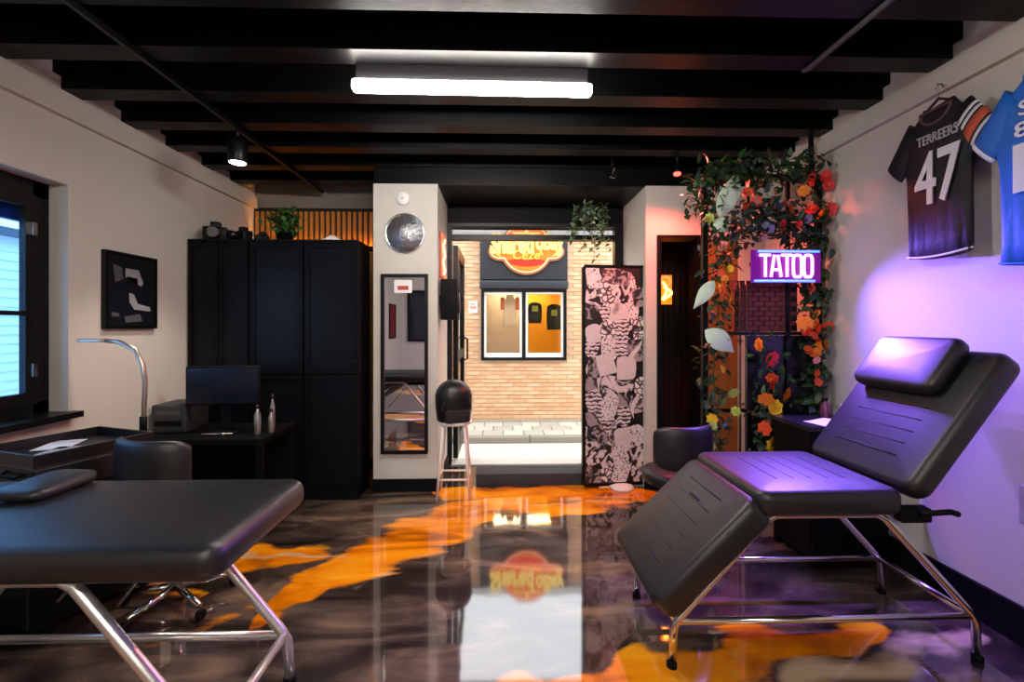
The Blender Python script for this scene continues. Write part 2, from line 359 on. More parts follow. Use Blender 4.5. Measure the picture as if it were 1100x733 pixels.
# neighbouring building outside the window
sid = mat('white_siding', '#eef3f8', .7, var=.04)
nb = thing('neighbour_house', 'pale clapboard building outside the black framed window', 'building', (-5.6, 1.9, -.3))
bx('wall', sid, -.4, -.02, -2.5, 4.0, 0, 2.75, nb)
cb = MB().add([(-.02,-2.5,0),(.012,-2.5,0),(-.02,-2.5,.105),(-.02,4,0),(.012,4,0),(-.02,4,.105)], [(0,1,2),(5,4,3),(1,4,5,2),(0,3,4,1),(0,2,5,3)]).mesh('clapboard'); cb.materials.append(sid)
for k in range(25): inst('clapboard', cb, nb, (0, 0, .03+k*.105))
bx('eave', mat('eave_grey', '#5a626c', .7), -.45, .12, -2.55, 4.05, 2.72, 2.80, nb)

# ================================================================== DOORWAY
d1 = thing('door_1', 'black street door frame with a glazed transom', 'door', (0, 0, 0)); d1['kind'] = 'structure'
DY0, DY1 = 4.58, 4.68
b = MB(); b.box(-.528, -.485, DY0, DY1, 0, 2.43).box(1.165, 1.25, DY0, DY1, 0, 2.43).box(-.485, 1.165, DY0, DY1, 2.40, 2.43)
b.build('door_frame', black_frame, d1)
bx('transom_bar', black_frame, -.485, 1.165, DY0-.01, DY1, 2.265, 2.315, d1)
bx('transom_pane', glass('smoked_glass', (.62, .62, .64)), -.485, 1.165, 4.63, 4.636, 2.315, 2.40, d1)
bx('threshold', mat('threshold_pale', '#d6d2ca', .6), -.485, 1.165, 4.56, 4.78, -.05, .012, d1)
# open leaf, swung outwards
lf = thing('door_leaf', 'black glazed door leaf swung open towards the street', 'door', (-.46, 4.72, .03))
b = MB(); b.box(-.025, .025, 0, .11, 0, 2.2).box(-.025, .025, .79, .90, 0, 2.2).box(-.025, .025, .11, .79, 0, .2).box(-.025, .025, .11, .79, 2.08, 2.2).box(-.025, .025, .11, .79, 1.0, 1.1)
b.build('leaf_frame', black_frame, lf)
bx('pane', glass('clear_glass', (.9, .9, .9)), -.004, .004, .10, .80, .19, 2.09, lf)
MB().tube([(.02, .83, .95), (.065, .83, .97), (.065, .83, 1.21), (.02, .83, 1.23)], .012).build('pull_handle', black_frame, lf)
# step box in the doorway
st = thing('door_step', 'charcoal box step standing on the floor inside the doorway', 'step', (.33, 4.09, 0))
MB().cushion(-.54, .54, -.115, .10, 0, .105, .008, .012).build('step_body', mat('charcoal_rubber', '#34353a', .75, var=.2, scale=20, bump=.3, bscale=120), st)
bx('edge_strip', mat('edge_grey', '#6a6a6c', .6), -.53, .53, .085, .097, .105, .111, st)

# ================================================================== STREET
struct(bx('ground_street', mat('street_asphalt_pale', '#cfc6b6', .9, var=.08, scale=3, bump=.2, bscale=50), -6, 7, 4.9, 6.53, -.45, -.28), 'pale street surface outside the door', 'street')
sw = struct(bx('ground_sidewalk', mat('joint_dark', '#7d776c', .9), -6, 7, 6.53, 7.5, -.45, -.225), 'grey slab sidewalk along the brick building', 'sidewalk')
sl = MB().cushion(-.145, .145, -.145, .145, -.04, .0, .006, .008).mesh('slab'); slab_ms = [mat('slab_%s' % c, h, .9, var=.12, scale=5) for c, h in (('a', '#a9a59b'), ('b', '#b7b2a6'), ('c', '#c4bca9'))]
kb = MB().cushion(-.48, .48, -.07, .07, -.12, .0, .01, .01).mesh('kerb_stone')
kb.materials.append(mat('kerb_grey', '#8b877d', .9))
slm = []
for m in slab_ms:
    c = sl.copy(); c.materials.append(m); slm.append(c)
for j in range(3):
    for i in range(17):
        inst('slab', random.choice(slm), sw, (-1.6+i*.3+(.15 if j % 2 else 0), 6.77+j*.3, -.19))
for i in range(6): inst('kerb_stone', kb, sw, (-2.0+i*.97, 6.55, -.19))

bw = struct(MB().box(-4, -.308, 7.5, 7.8, -.3, 2.88).box(1.093, 5, 7.5, 7.8, -.3, 2.88).box(-.308, 1.093, 7.5, 7.8, -.3, .83).box(-.308, 1.093, 7.5, 7.8, 1.99, 2.88).build('wall_brick', mat('mortar', '#c0a084', .95, var=.08)), 'tan brick building front across the street', 'wall')
brick_ms = [mat('brick_%d' % i, h, .85, var=.12, scale=12) for i, h in enumerate(('#d4a984', '#cfa27c', '#d9b08c', '#ca9b74'))]
bme = []
for m in brick_ms:
    me = MB().box(-.105, .105, -.012, 0, -.0265, .0265).mesh('brick'); me.materials.append(m); bme.append(me)
HOLE = (-.315, 1.10, .80, 2.88)
cand = []
for j in range(46):
    z = -.165+j*.0655
    for i in range(-16, 22):
        x = i*.22+(.11 if j % 2 else 0)
        xa, xb = x-.105, x+.105
        if z > HOLE[2]-.03 and xb > HOLE[0] and xa < HOLE[1]: continue
        if z > 2.86: continue
        cand.append((abs(x-.5)*1.0+abs(z-1.0)*.8, x, z))
cand.sort(); rest = MB()
inview = [c for c in cand if -.95 < c[1] < 2.1][:295]; keep = set(inview)
for c in inview: inst('brick', random.choice(bme), bw, (c[1], 7.5+random.uniform(-.002, .003), c[2]))
for c in cand:
    if c in keep: continue
    rest.box(c[1]-.105, c[1]+.105, 7.488, 7.5, c[2]-.0265, c[2]+.0265, random.randrange(4))
o = rest.build('brick_courses', brick_ms, bw); o['kind'] = 'stuff'
bx('plinth', mat('plinth_grey', '#a89c8c', .9), -4, 5, 7.47, 7.5, -.22, -.14, bw)
bx('cornice', mat('cornice_white', '#cdc9c2', .8), -4, 5, 7.42, 7.8, 2.88, 3.0, bw)
# opposite window
sw2 = thing('shop_window', 'black framed sliding window in the brick wall, yellow room behind', 'window', (.3925, 7.5, .83))
b = MB(); b.box(-.70, -.65, -.06, .06, 0, 1.16).box(.65, .70, -.06, .06, 0, 1.16).box(-.65, .65, -.06, .06, 0, .05).box(-.65, .65, -.06, .06, 1.12, 1.16).box(-.03, .03, -.05, .06, .05, 1.12)
b.build('outer_frame', black_frame, sw2)
for (xa, xb, tnt) in ((-.65, -.03, (.93, .93, .93)), (.03, .65, (.95, .93, .85))):
    b = MB(); q = .035; b.box(xa, xa+q, -.03, .02, .05, 1.12).box(xb-q, xb, -.03, .02, .05, 1.12).box(xa+q, xb-q, -.03, .02, .05, .12).box(xa+q, xb-q, -.03, .02, 1.09, 1.12)
    o = b.build('sash', white_m, sw2)
    bx('pane', glass('shop_glass_%d' % int(tnt[2]*100), tnt), xa+.03, xb-.03, -.006, 0, .11, 1.10, o)
b = MB(); b.box(-.72, .72, .95, 1.0, -.05, 1.25, 0).box(-.75, -.70, .30, 1.0, -.05, 1.25, 1).box(.70, .75, .30, 1.0, -.05, 1.25, 0).box(-.72, .72, .30, 1.0, -.1, -.05, 1).box(-.72, .72, .30, 1.0, 1.25, 1.3, 1)
rm = b.build('display_room', [mat('yellow_wall', '#d59a20', .8), mat('beige_wall', '#b9ab98', .8)], sw2)
bx('back_panel', mat('beige_wall'), -.70, -.02, .90, .945, 0, 1.25, sw2)
# break the brick wall open: a dark recess is not needed, the room sits in the opening
bx('added_glow_panel', mat('added_glow', '#fff0d0', .5, var=0, emit='#ffe2b0', estr=9), -.5, .5, .5, .8, 1.235, 1.248, sw2)  # unseen glowing panel added to brighten the yellow room
t = thing('hanging_shirt', 'orange and cream shirt hanging inside the window across the street', 'shirt', (.17, 7.72, 1.42))
b = MB(); prof = [(-.11,.5,.02),(-.12,.35,.05),(-.11,.1,.05),(-.12,-.05,.05)]
b.rings([[(.11*sx*(1 if z < .45 else .55), .03*math.sin(a), z) for a, sx in [(2*PI*k/14, math.cos(2*PI*k/14)) for k in range(14)]] for z in (-.05, .1, .25, .38, .46, .5)]).build('shirt_body', mat('shirt_cream', '#e8c89a', .8), t)
MB().cushion(-.16, -.09, -.025, .025, .25, .46, .02, .02).build('sleeve', mat('shirt_orange', '#d8602a', .8), t)
MB().cushion(.09, .16, -.025, .025, .25, .46, .02, .02).build('sleeve', mat('shirt_orange'), t)
for (x, z, wv, hv, c) in ((.60, 1.62, .24, .36, 'left'), (.93, 1.55, .26, .44, 'right')):
    t = thing('dark_garment', 'dark printed garment hanging beside the orange shirt in the yellow room' if c == 'left' else 'wide dark garment hanging at the far end of the yellow room', 'garment', (x, 7.80, z))
    b = MB(); b.rings([[(wv/2*s*math.cos(2*PI*k/14), .03*math.sin(2*PI*k/14), zz*hv) for k in range(14)] for zz, s in ((-.5, .9), (-.2, 1), (.2, 1), (.42, .9), (.5, .4))]).build('garment_body', mat('garment_dark', '#23261e', .9), t)
    bx('print_patch', mat('print_green', '#9aa04a', .9), -.05, .05, -.036, -.03, .02, .12, t)
# shutter box and fascia
t = thing('roller_shutter', 'dark blue-grey roller shutter box above the window across the street', 'shutter', (.3925, 7.5, 2.0))
MB().cushion(-.72, .72, -.16, -.002, 0, .13, .02, .02).build('shutter_box', mat('anthracite', '#22262e', .45), t)
bx('shutter_seam', mat('anthracite_light', '#3a404a', .5), -.005, .005, -.163, -.16, .01, .12, t)
t = thing('sign_fascia', 'black fascia board behind the orange logo across the street', 'fascia', (.3925, 7.5, 2.15))
bx('board', mat('fascia_black', '#16191f', .55), -.715, .715, -.08, -.001, 0, .73, t)
for z in (.02, .71): bx('batten', mat('anthracite'), -.715, .715, -.095, -.08, z-.015, z+.015, t)
# logo sign
t = thing('logo_sign', 'glowing round orange logo with gothic lettering on the black fascia', 'sign', (.43, 7.375, 2.655))
def outline(grow):
    pts = []
    for k in range(120):
        a = 2*PI*k/120; dx, dz = math.cos(a), math.sin(a)
        best = .43+grow
        for cx in (-.42, .42):           # side lobes
            # ray-ellipse, centre (cx,-.05), radii .20 x .15
            ex, ez = .20+grow, .155+grow; ox, oz = -cx, .05
            A = (dx/ex)**2+(dz/ez)**2; B = 2*(ox*dx/ex**2+oz*dz/ez**2); Cc = (ox/ex)**2+(oz/ez)**2-1; D = B*B-4*A*Cc
            if D > 0: best = max(best, (-B+math.sqrt(D))/(2*A))
        pts.append((dx*best, dz*best))
    return pts
MB().prism(outline(.0), -.0, .02).build('rim', mat('logo_rim', '#8a5a34', .4, emit='#ff8a50', estr=.1), t)
MB().prism(outline(-.03), -.02, -.0).build('glow_border', mat('logo_border', '#ffc8a0', .4, var=0, emit='#ff7a48', estr=.45), t)
MB().prism(outline(-.055), -.03, -.02).build('logo_face', mat('logo_orange', '#f06a10', .4, var=.5, scale=9, emit='#f2500c', estr=.5), t)
MB().prism([(.30*math.cos(a), -.20+.10*math.sin(a)) for a in [PI+PI*k/16 for k in range(17)]] + [(.12, -.17), (0, -.21), (-.12, -.17)], -.036, -.03).build('red_field', mat('logo_red', '#d81c08', .4, var=.1, emit='#ff2008', estr=.4), t)
yel = mat('logo_yellow', '#f0d070', .4, var=0, emit='#ffcc40', estr=.45)
text('lettering', 'Shared', yel, t, .70, .34, .03, (-.235, -.05, .07), bold=.045)
text('lettering', 'oBay', yel, t, .46, .36, .03, (.375, -.05, .06), bold=.045)
text('script_lettering', 'Ceze', mat('logo_amber', '#ffb040', .4, var=0, emit='#ff8a18', estr=.45), t, .44, .15, .03, (.0, -.045, -.11), bold=.01, shear=.3)
MB().prism([(-.03,.24),(.03,.24),(.02,.34),(-.02,.34)], -.05, -.03).prism([(-.2,.22),(.2,.22),(.24,.25),(-.24,.25)], -.05, -.03).build('crest', yel, t)
for s in (-1, 1): MB().tube([(s*(.36+.13*math.cos(a)), -.035, -.06+.08*math.sin(a)) for a in [k*.35 for k in range(-3, 12)]], .012, 6).build('scroll', yel, t)
# notice on brick
t = thing('wall_notice', 'small pink and white notice fixed to the brick wall', 'notice', (-.44, 7.486, 1.70))
bx('plate', mat('notice_white', '#eedcd4', .6), -.07, .07, -.008, 0, -.09, .09, t)
bx('print', mat('notice_pink', '#d88a80', .6), -.055, .055, -.010, -.008, -.03, .02, t); bx('print', mat('notice_pink'), -.03, .03, -.010, -.008, .04, .07, t)

# ================================================================== LIGHT FITTINGS
def batten(x, y, lbl):
    t = thing('ceiling_batten', lbl, 'ceiling light', (x, y, 2.62), .012)
    bx('housing', mat('batten_grey', '#2a2a2c', .5), -.60, .60, -.022, .022, .05, .128, t)
    MB().cushion(-.625, .625, -.033, .033, 0, .05, .012, .02).build('diffuser', mat('batten_glow', '#ffffff', .5, var=0, emit='#fff6ee', estr=BATTEN), t)
    return t
batten(-.14, 2.39, 'bright white tube light on the black ceiling above the floor swirl')
batten(-.14, -.55, 'white tube light on the ceiling behind the viewpoint')
batten(-.14, -2.65, 'white tube light on the ceiling near the rear wall')

def spot(name, lbl, loc, tilt, col, estr, energy, spot_col, size=math.radians(90), r=.06, h=.17):
    t = thing(name, lbl, 'spotlight', loc)
    MB().lathe([(r*.55, h), (r*.75, h-.01), (r, h-.04), (r, .012), (r*.92, 0)], 24).build('lamp_housing', black_frame, t, rot=tilt)
    MB().lathe([(r*.85, -.002), (r*.85, .004)], 24).build('lens', mat('lens_'+col[1:], '#ffffff', .5, var=0, emit=col, estr=estr), t, rot=tilt)
    MB().tube([(0, 0, h-.005), (0, 0, h+.07)], .012).build('stem', black_frame, t)
    ld = bpy.data.lights.new(name+'_light', 'SPOT'); ld.energy = energy; ld.color = spot_col; ld.spot_size = size; ld.spot_blend = .6; ld.shadow_soft_size = .05
    lo = bpy.data.objects.new('light_source', ld); C.objects.link(lo); lo.parent = t
    e = Matrix.Rotation(tilt[0], 4, 'X') @ Matrix.Rotation(tilt[1], 4, 'Y'); lo.location = (e @ Vector((0, 0, -.02))); lo.rotation_euler = tilt
    return t
spot('track_spotlight', 'black cylinder spotlight on the track near the window wall', (-1.77, 3.12, 2.50), (0, 0, 0), '#fff2e0', 12, 35, (1, .93, .84))
spot('track_spotlight', 'red glowing spotlight above the flower trellis', (1.40, 3.56, 2.60), (-.3, .1, 0), '#ff1808', 5, 60, (1, .12, .08), math.radians(165), .034, .09)
spot('track_spotlight', 'small pale spotlight hanging beside the trailing plant', (.90, 3.62, 2.59), (.6, .2, 0), '#8a8a8a', .15, 4, (1, .95, .9), math.radians(80), .028, .08)

t = thing('lighting_track', 'long thin black track along the beams on the window side', 'track', (-1.775, 0, 2.735))
bx('rail', black_frame, -.012, .012, -3.5, 4.6, -.012, .0148, t); bx('rail_slot', mat('track_slot', '#3a3026', .4, .6), -.005, .005, -3.5, 4.6, -.014, -.012, t)
t = thing('lighting_track', 'thin grey conduit along the beams on the jersey side', 'track', (1.60, 0, 2.735))
MB().tube([(0, -3.5, 0), (0, 2.33, 0), (0, 2.36, .014)], .0135).build('conduit', mat('conduit_grey', '#4a4a52', .4, .3), t)

# ================================================================== COLUMN FITTINGS
t = thing('smoke_detector', 'round white smoke detector high on the column', 'detector', (-.818, 3.87, 2.47))
MB().lathe([(.058, 0), (.058, -.02), (.05, -.032), (.02, -.036)], 28, axis='y').build('cover', white_m, t)
MB().lathe([(.012, -.036), (.012, -.039)], 16, axis='y').build('sensor_cap', mat('sensor_grey', '#b8b8b4', .4), t)
t = thing('silver_plate', 'round mottled silver wall plate below the smoke detector', 'wall plate', (-.802, 3.87, 2.18))
MB().lathe([(.166, 0), (.17, -.012), (.165, -.022), (.155, -.02), (.15, -.012)], 48, axis='y').build('rim', mat('silver_rim', '#d6d6d6', .2, 1.0), t)
MB().lathe([(.151, -.006), (.151, -.013), (.001, -.015)], 48, axis='y').build('dish', mat('silver_mottled', '#a4a6aa', .30, .9, var=.6, scale=30, bump=1.0, bscale=48), t)
t = thing('wall_mirror', 'tall black framed mirror on the column', 'mirror', (-.8025, 3.87, 1.078))
w_, h_ = .197, .757
b = MB(); b.box(-w_, -w_+.028, -.03, 0, -h_, h_).box(w_-.028, w_, -.03, 0, -h_, h_).box(-w_+.028, w_-.028, -.03, 0, -h_, -h_+.028).box(-w_+.028, w_-.028, -.03, 0, h_-.028, h_)
b.build('mirror_frame', black_frame, t)
bx('mirror_glass', mat('mirror_silver', '#eceef0', .01, 1.0, var=0), -w_+.02, w_-.02, -.015, -.002, -h_+.02, h_-.02, t)
o = MB().cushion(-.075, .075, -.055, .055, 0, .003, .001, .012).build('sticker', white_m, t, (-.012, -.0155, h_-.105), (PI/2, 0, 0))
bx('sticker_print', mat('sticker_red', '#b8402c', .5), -.045, .045, -.03, .005, .004, .006, o)
t = thing('speaker', 'black box speaker mounted on the side of the column', 'speaker', (-.528, 4.0, 1.45))
MB().cushion(.02, .165, -.10, .10, 0, .35, .008, .012).build('cabinet', black_m, t)
MB().lathe([(.065, 0), (.065, .012), (.05, .016), (.015, .008)], 24, (.165, 0, .12), 'x').build('woofer', mat('cone_grey', '#2a2a2c', .6), t)
MB().lathe([(.028, 0), (.028, .008), (.01, .012)], 20, (.165, 0, .27), 'x').build('tweeter', mat('cone_grey'), t)
bx('bracket', black_frame, 0, .03, -.03, .03, .12, .22, t)
t = thing('lit_panel', 'glowing red picture panel on the side of the column', 'light panel', (-.528, 4.16, 2.03))
bx('panel_frame', mat('panel_red_frame', '#8a1a10', .4), 0, .012, -.15, .15, -.20, .20, t)
bx('panel_face', mat('panel_red', '#ff5030', .4, var=.3, scale=12, emit='#ff3a1c', estr=2.2), .012, .016, -.14, .14, -.19, .19, t)
MB().tube([(.02, .06*math.sin(k*.9), -.16+.02*k) for k in range(17)], .008, 6).build('bright_squiggle', mat('panel_hot', '#ffd0a0', .4, var=0, emit='#ffb070', estr=4), t)

# ================================================================== WARDROBE CABINETS
CY = 3.69; CZ = 2.09
def cabinet(x0, x1, doors, lbl, dep=.33):
    t = thing('tall_cabinet', lbl, 'cabinet', ((x0+x1)/2, CY, 0), 0, 'black tall cabinets'); hw = (x1-x0)/2-.002
    b = MB(); b.box(-hw, hw, .02, dep, .0, CZ-.02).box(-hw, hw, -.002, dep, CZ-.02, CZ)
    b.build('body', black_cab, t)
    bx('plinth', black_m, -hw, hw, .005, .02, .0, .07, t)
    n = doors; dw = (2*hw)/n
    for k in range(n):
        a, c = -hw+k*dw+.003, -hw+(k+1)*dw-.003
        for (z0, z1) in ((.075, 1.005), (1.015, CZ-.024)):
            q = .042 if dw > .3 else .03
            d = MB(); d.box(a, a+q, -.002, .019, z0, z1).box(c-q, c, -.002, .019, z0, z1).box(a+q, c-q, -.002, .019, z0, z0+q).box(a+q, c-q, -.002, .019, z1-q, z1)
            o = d.build('door', black_cab, t)
            bx('panel', mat('cabinet_panel', '#0a0c11', .38, var=.15, scale=2, ior=1.25), a+q, c-q, .007, .018, z0+q, z1-q, o)
            zk = z1-.10 if z0 < .5 else z0+.10
            MB().lathe([(.006, 0), (.006, -.012), (.011, -.016), (.009, -.022)], 12, (c-q/2 if k % 2 == 0 else a+q/2, -.002, zk), 'y').build('knob', black_frame, o)
    return t
cabinet(-2.485, -2.005, 2, 'black tall cabinet with two narrow doors against the window wall')
cabinet(-2.0, -1.575, 1, 'black tall cabinet in the middle of the cabinet row')
cabinet(-1.57, -1.138, 1, 'black tall cabinet at the column end of the row')
# things on the cabinets
def camera_bag(loc, s, lbl, rz):
    t = thing('camera', lbl, 'camera', loc, rz)
    MB().cushion(-.07*s, .07*s, -.045*s, .045*s, 0, .10*s, .012, .012).build('camera_body', mat('cam_black', '#050507', .5, ior=1.3), t)
    MB().lathe([(.03*s, 0), (.038*s, -.02*s), (.038*s, -.08*s), (.033*s, -.085*s)], 20, (0, -.045*s, .05*s), 'y').build('lens', mat('cam_lens', '#08080a', .3), t)
    MB().cushion(-.03*s, .03*s, -.03*s, .03*s, .095*s, .135*s, .008, .01).build('viewfinder', mat('cam_black'), t)
camera_bag((-2.36, 3.85, CZ), 1.25, 'large black camera body on the cabinet beside the window wall', .4)
camera_bag((-2.13, 3.84, CZ), .95, 'black camera between the large camera and the leafy plant', -.5)
camera_bag((-1.99, 3.87, CZ), .7, 'smallest black camera on the cabinet next to the leafy plant', .2)
t = thing('folded_cloth', 'crumpled white cloth lying on the black cabinet before the slats', 'cloth', (-1.40, 3.82, CZ))
R = []
for i in range(7):
    f = i/6; rr = .09*math.cos(f*PI/2*.92)+.004
    R.append([(rr*(1+.18*math.sin(5*a+i))*math.cos(a), .7*rr*(1+.2*math.cos(4*a+2*i))*math.sin(a), .055*f*(1+.15*math.sin(3*a))) for a in [2*PI*k/24 for k in range(24)]])
MB().rings(R).build('cloth_heap', white_m, t)

# ------------------------------------------------------------------ leaves
def leaf_geo(b, p, d, n, L, Wd, mi=0, fold=.25):
    d = d.normalized(); n = (n - d*n.dot(d))
    if n.length < 1e-4: n = d.orthogonal()
    n.normalize(); s = d.cross(n)
    pts = []
    for f, w in ((0, .06), (.3, .5), (.6, .42), (.85, .18)):
        c = p+d*(L*f)-n*(L*.25*f*f)
        pts += [c-s*(Wd*w)+n*(fold*Wd*w), c, c+s*(Wd*w)+n*(fold*Wd*w)]
    pts.append(p+d*L-n*(L*.28))
    fs = []
    for i in range(3):
        a = i*3; fs += [(a, a+1, a+4, a+3), (a+1, a+2, a+5, a+4)]
    fs += [(9, 10, 12), (10, 11, 12)]
    b.add(pts, fs, mi, True)
def rv(): return Vector((random.uniform(-1, 1), random.uniform(-1, 1), random.uniform(-1, 1)))
def foliage(parent, path, n, L, spread, mats=(leaf_m, leaf_dk), stem_r=.004, name='foliage', jl=.5, clampx=False):
    pts = [Vector(p) for p in path]
    MB().tube([tuple(p) for p in pts], stem_r, 6).build('stem', stem_m, parent)
    b = MB()
    for k in range(n):
        f = random.random()*(len(pts)-1); i = min(int(f), len(pts)-2); p = pts[i].lerp(pts[i+1], f-i)
        d = rv(); d.y *= .7
        p = p+rv()*spread*.5; p.x = min(p.x, 2.235 if clampx else 99)
        if clampx and p.x > 2.17: d.x = -abs(d.x)
        leaf_geo(b, p, d, Vector((0, -.5, 1))+rv()*.6, L*random.uniform(1-jl, 1+jl), L*.62*random.uniform(.7, 1.2), random.randrange(len(mats)))
    o = b.build(name, list(mats), parent); o['kind'] = 'stuff'
    return o
def flower_mesh(name, col, ctr):
    b = MB()
    for ring, (n, L, up) in enumerate(((7, 1.0, .25), (6, .7, .7), (4, .42, 1.1))):
        for k in range(n):
            a = 2*PI*k/n+ring*.4; d = Vector((math.cos(a), math.sin(a), up)).normalized()
            leaf_geo(b, Vector((0, 0, .05*ring)), d, Vector((0, 0, 1)), L, 1.15*L, 0, -.2)
    b.lathe([(.12, .1), (.16, .2), (.1, .3), (.02, .33)], 8, mi=1)
    me = b.mesh(name); me.materials.append(col); me.materials.append(ctr); return me
ctr_m = mat('flower_eye', '#d8a020', .7)
FL = {k: flower_mesh('flower', mat('petal_'+k, h, .6, var=.25, scale=30), ctr_m) for k, h in (('orange', '#f08020'), ('deep', '#d8481c'), ('yellow', '#f2b828'), ('red', '#d82a2c'), ('pink', '#d88a80'), ('lilac', '#8a86b8'), ('lime', '#b8c860'))}
def flower(parent, kind, x, z, y, s):
    inst('flower', FL[kind], parent, (x, y, z), (PI/2+random.uniform(-.5, .5), random.uniform(-.5, .5), random.uniform(0, 6)), (s, s, s))

# plant on cabinet
t = thing('potted_plant', 'bushy green plant in a black pot on top of the cabinets', 'plant', (-1.80, 3.86, CZ))
MB().lathe([(.05, 0), (.065, .08), (.07, .085), (.06, .085), (.055, .075)], 20).build('pot', black_m, t)
b = MB()
for k in range(170):
    p = Vector((random.gauss(0, .055), random.gauss(0, .05), .10+random.random()*.19)); leaf_geo(b, p, rv()+Vector((0, 0, -.2)), Vector((0, -.4, 1))+rv()*.5, .06, .035, random.randrange(2))
o = b.build('foliage', [mat('leaf_bright', '#35602a', .5, var=.5, scale=14), leaf_m], t); o['kind'] = 'stuff'
MB().tube([(0, 0, .07), (.01, 0, .18), (-.01, .01, .27)], .006, 6).build('stem', stem_m, t)

# hanging plant
t = thing('hanging_plant', 'trailing green ivy in a hanging pot before the doorway', 'plant', (.80, 4.10, 2.36))
MB().lathe([(.06, 0), (.09, .03), (.10, .10), (.09, .10), (.085, .09)], 20).build('pot', mat('pot_dark', '#1a1e1c', .6), t)
MB().tube([(-.08, 0, .09), (0, 0, .235)], .002, 5).tube([(.08, 0, .09), (0, 0, .235)], .002, 5).tube([(0, .08, .09), (0, 0, .235)], .002, 5).build('hanger_cord', black_m, t)
for (dx, dy, dl) in ((-.13, -.05, .22), (-.05, -.1, .30), (.03, -.09, .36), (.09, -.04, .20), (.15, -.03, .30), (.12, .06, .16), (-.1, .06, .12), (.02, .1, .1)):
    foliage(t, [(dx*.4, dy*.5, .09), (dx*.8, dy, .11), (dx*1.1, dy*1.15, .02), (dx*1.15, dy*1.15, -dl*.5), (dx*1.2, dy*1.1, -dl)], 48, .042, .05, (mat('ivy_a', '#5d7650', .5, var=.4, scale=20), mat('ivy_b', '#3a5438', .5, var=.4, scale=20)), .002)

# ================================================================== FLOWER TRELLIS
TY = 3.18
t = thing('flower_trellis', 'black metal trellis frame beside the jersey wall carrying flowers', 'trellis', (0, TY, 0))
for x in (1.445, 2.262): bx('post', black_frame, x-.018, x+.018, -.018, .018, 0, 2.47, t)
bx('post', black_frame, 2.20, 2.225, -.012, .012, 2.47, 2.745, t)
bx('post', black_frame, 1.745, 1.765, -.01, .01, 2.14, 2.47, t); bx('post', black_frame, 2.03, 2.055, -.01, .01, .12, 2.47, t)
for x in (1.70, 1.745): MB().tube([(x, 0, .1), (x, 0, 1.72)], .009, 8).build('rod', mat('rod_grey', '#5a544e', .4, .5), t)
for z, a, c in ((2.46, 1.445, 2.262), (1.345, 1.445, 2.262), (.80, 1.445, 1.745), (.12, 1.445, 2.262)): bx('rail', black_frame, a, c, -.014, .014, z-.012, z+.012, t)
pn = bx('panel', mat('panel_black', '#0c0c10', .3), 1.76, 2.25, .012, .022, .12, 1.33, t)
# dark brick pattern panel above the shelf
pb = bx('brick_panel', mat('panel_mortar', '#1a1012', .8), 1.675, 2.12, .012, .03, 1.36, 1.72, t)
bm_ = MB().box(-.036, .036, -.008, 0, -.0145, .0145).mesh('brick'); bm_.materials.append(mat('brick_dark_red', '#6a2c28', .7, var=.4, scale=30))
for j in range(10):
    for i in range(5): inst('brick', bm_, pb, (1.735+i*.08+(.02 if j % 2 else -.02), .012, 1.382+j*.0345))

def vine(lbl, path, n, L, spread, flowers, y=-.06, name='climbing_vine', mats=(leaf_m, leaf_dk)):
    t = thing(name, lbl, 'vine', (0, TY, 0))
    foliage(t, [(p[0], y if len(p) < 3 else p[2], p[1]) for p in path], n, L, spread, mats, clampx=True)
    for (k, x, z, s) in flowers: flower(t, k, x, z, y-.05-random.random()*.04, s*1.2)
    return t
def rf(kinds, n, x0, x1, z0, z1, s0=.022, s1=.034): return [(random.choice(kinds), random.uniform(x0, x1), random.uniform(z0, z1), random.uniform(s0, s1)) for _ in range(n)]
v1 = vine('leafy vine with orange and lime flowers climbing the corridor side trellis post', [(1.47, .02), (1.50, .6), (1.48, 1.1), (1.52, 1.6), (1.50, 2.0), (1.47, 2.44)], 420, .062, .17,
     rf(('orange', 'yellow', 'deep'), 12, 1.49, 1.60, 1.45, 1.82) + rf(('lime', 'yellow'), 7, 1.42, 1.60, .5, 1.25, .025, .035) + rf(('pink', 'lime'), 3, 1.42, 1.55, 1.9, 2.3))
b = MB()
# big pale leaves
pale = mat('leaf_pale', '#c9dcc4', .5, var=.12, scale=18)
def big_leaf(x, z, L, Wd, ang, roll=0):
    b = MB(); n = 8; vs = []; fs = []
    for i in range(n+1):
        f = i/n; w = Wd*math.sin(PI*min(1, f*1.02)**.8)*.5+.002
        for s in (-1, 0, 1): vs.append((f*L, .012*abs(s)-.10*L*math.sin(f*PI), s*w))
    m = len(vs); vs += [(x_, y_+.003, z_) for x_, y_, z_ in vs]
    for i in range(n):
        a = i*3; fs += [(a, a+1, a+4, a+3), (a+1, a+2, a+5, a+4), (m+a+3, m+a+4, m+a+1, m+a), (m+a+4, m+a+5, m+a+2, m+a+1)]
    b.add(vs, fs, 0, True); b.build('pale_leaf', pale, v1, (x, -.12, z), (roll, -ang, 0))
big_leaf(1.50, 2.14, .30, .13, 1.25); big_leaf(1.54, 2.22, .20, .10, 1.0, .3); big_leaf(1.46, 2.12, .13, .10, -.6); big_leaf(1.46, 1.71, .24, .09, -2.2, .2); big_leaf(1.40, 1.37, .25, .14, -.65)
vine('dark ivy garland with red, pink and lilac flowers across the trellis top', [(1.36, 2.22), (1.44, 2.42), (1.6, 2.48), (1.8, 2.44), (2.0, 2.50), (2.22, 2.46)], 460, .066, .20,
     rf(('red', 'deep', 'orange'), 9, 1.95, 2.25, 2.15, 2.42, .026, .04) + rf(('pink', 'deep'), 4, 1.62, 1.85, 2.2, 2.35), mats=(leaf_dk, leaf_m))
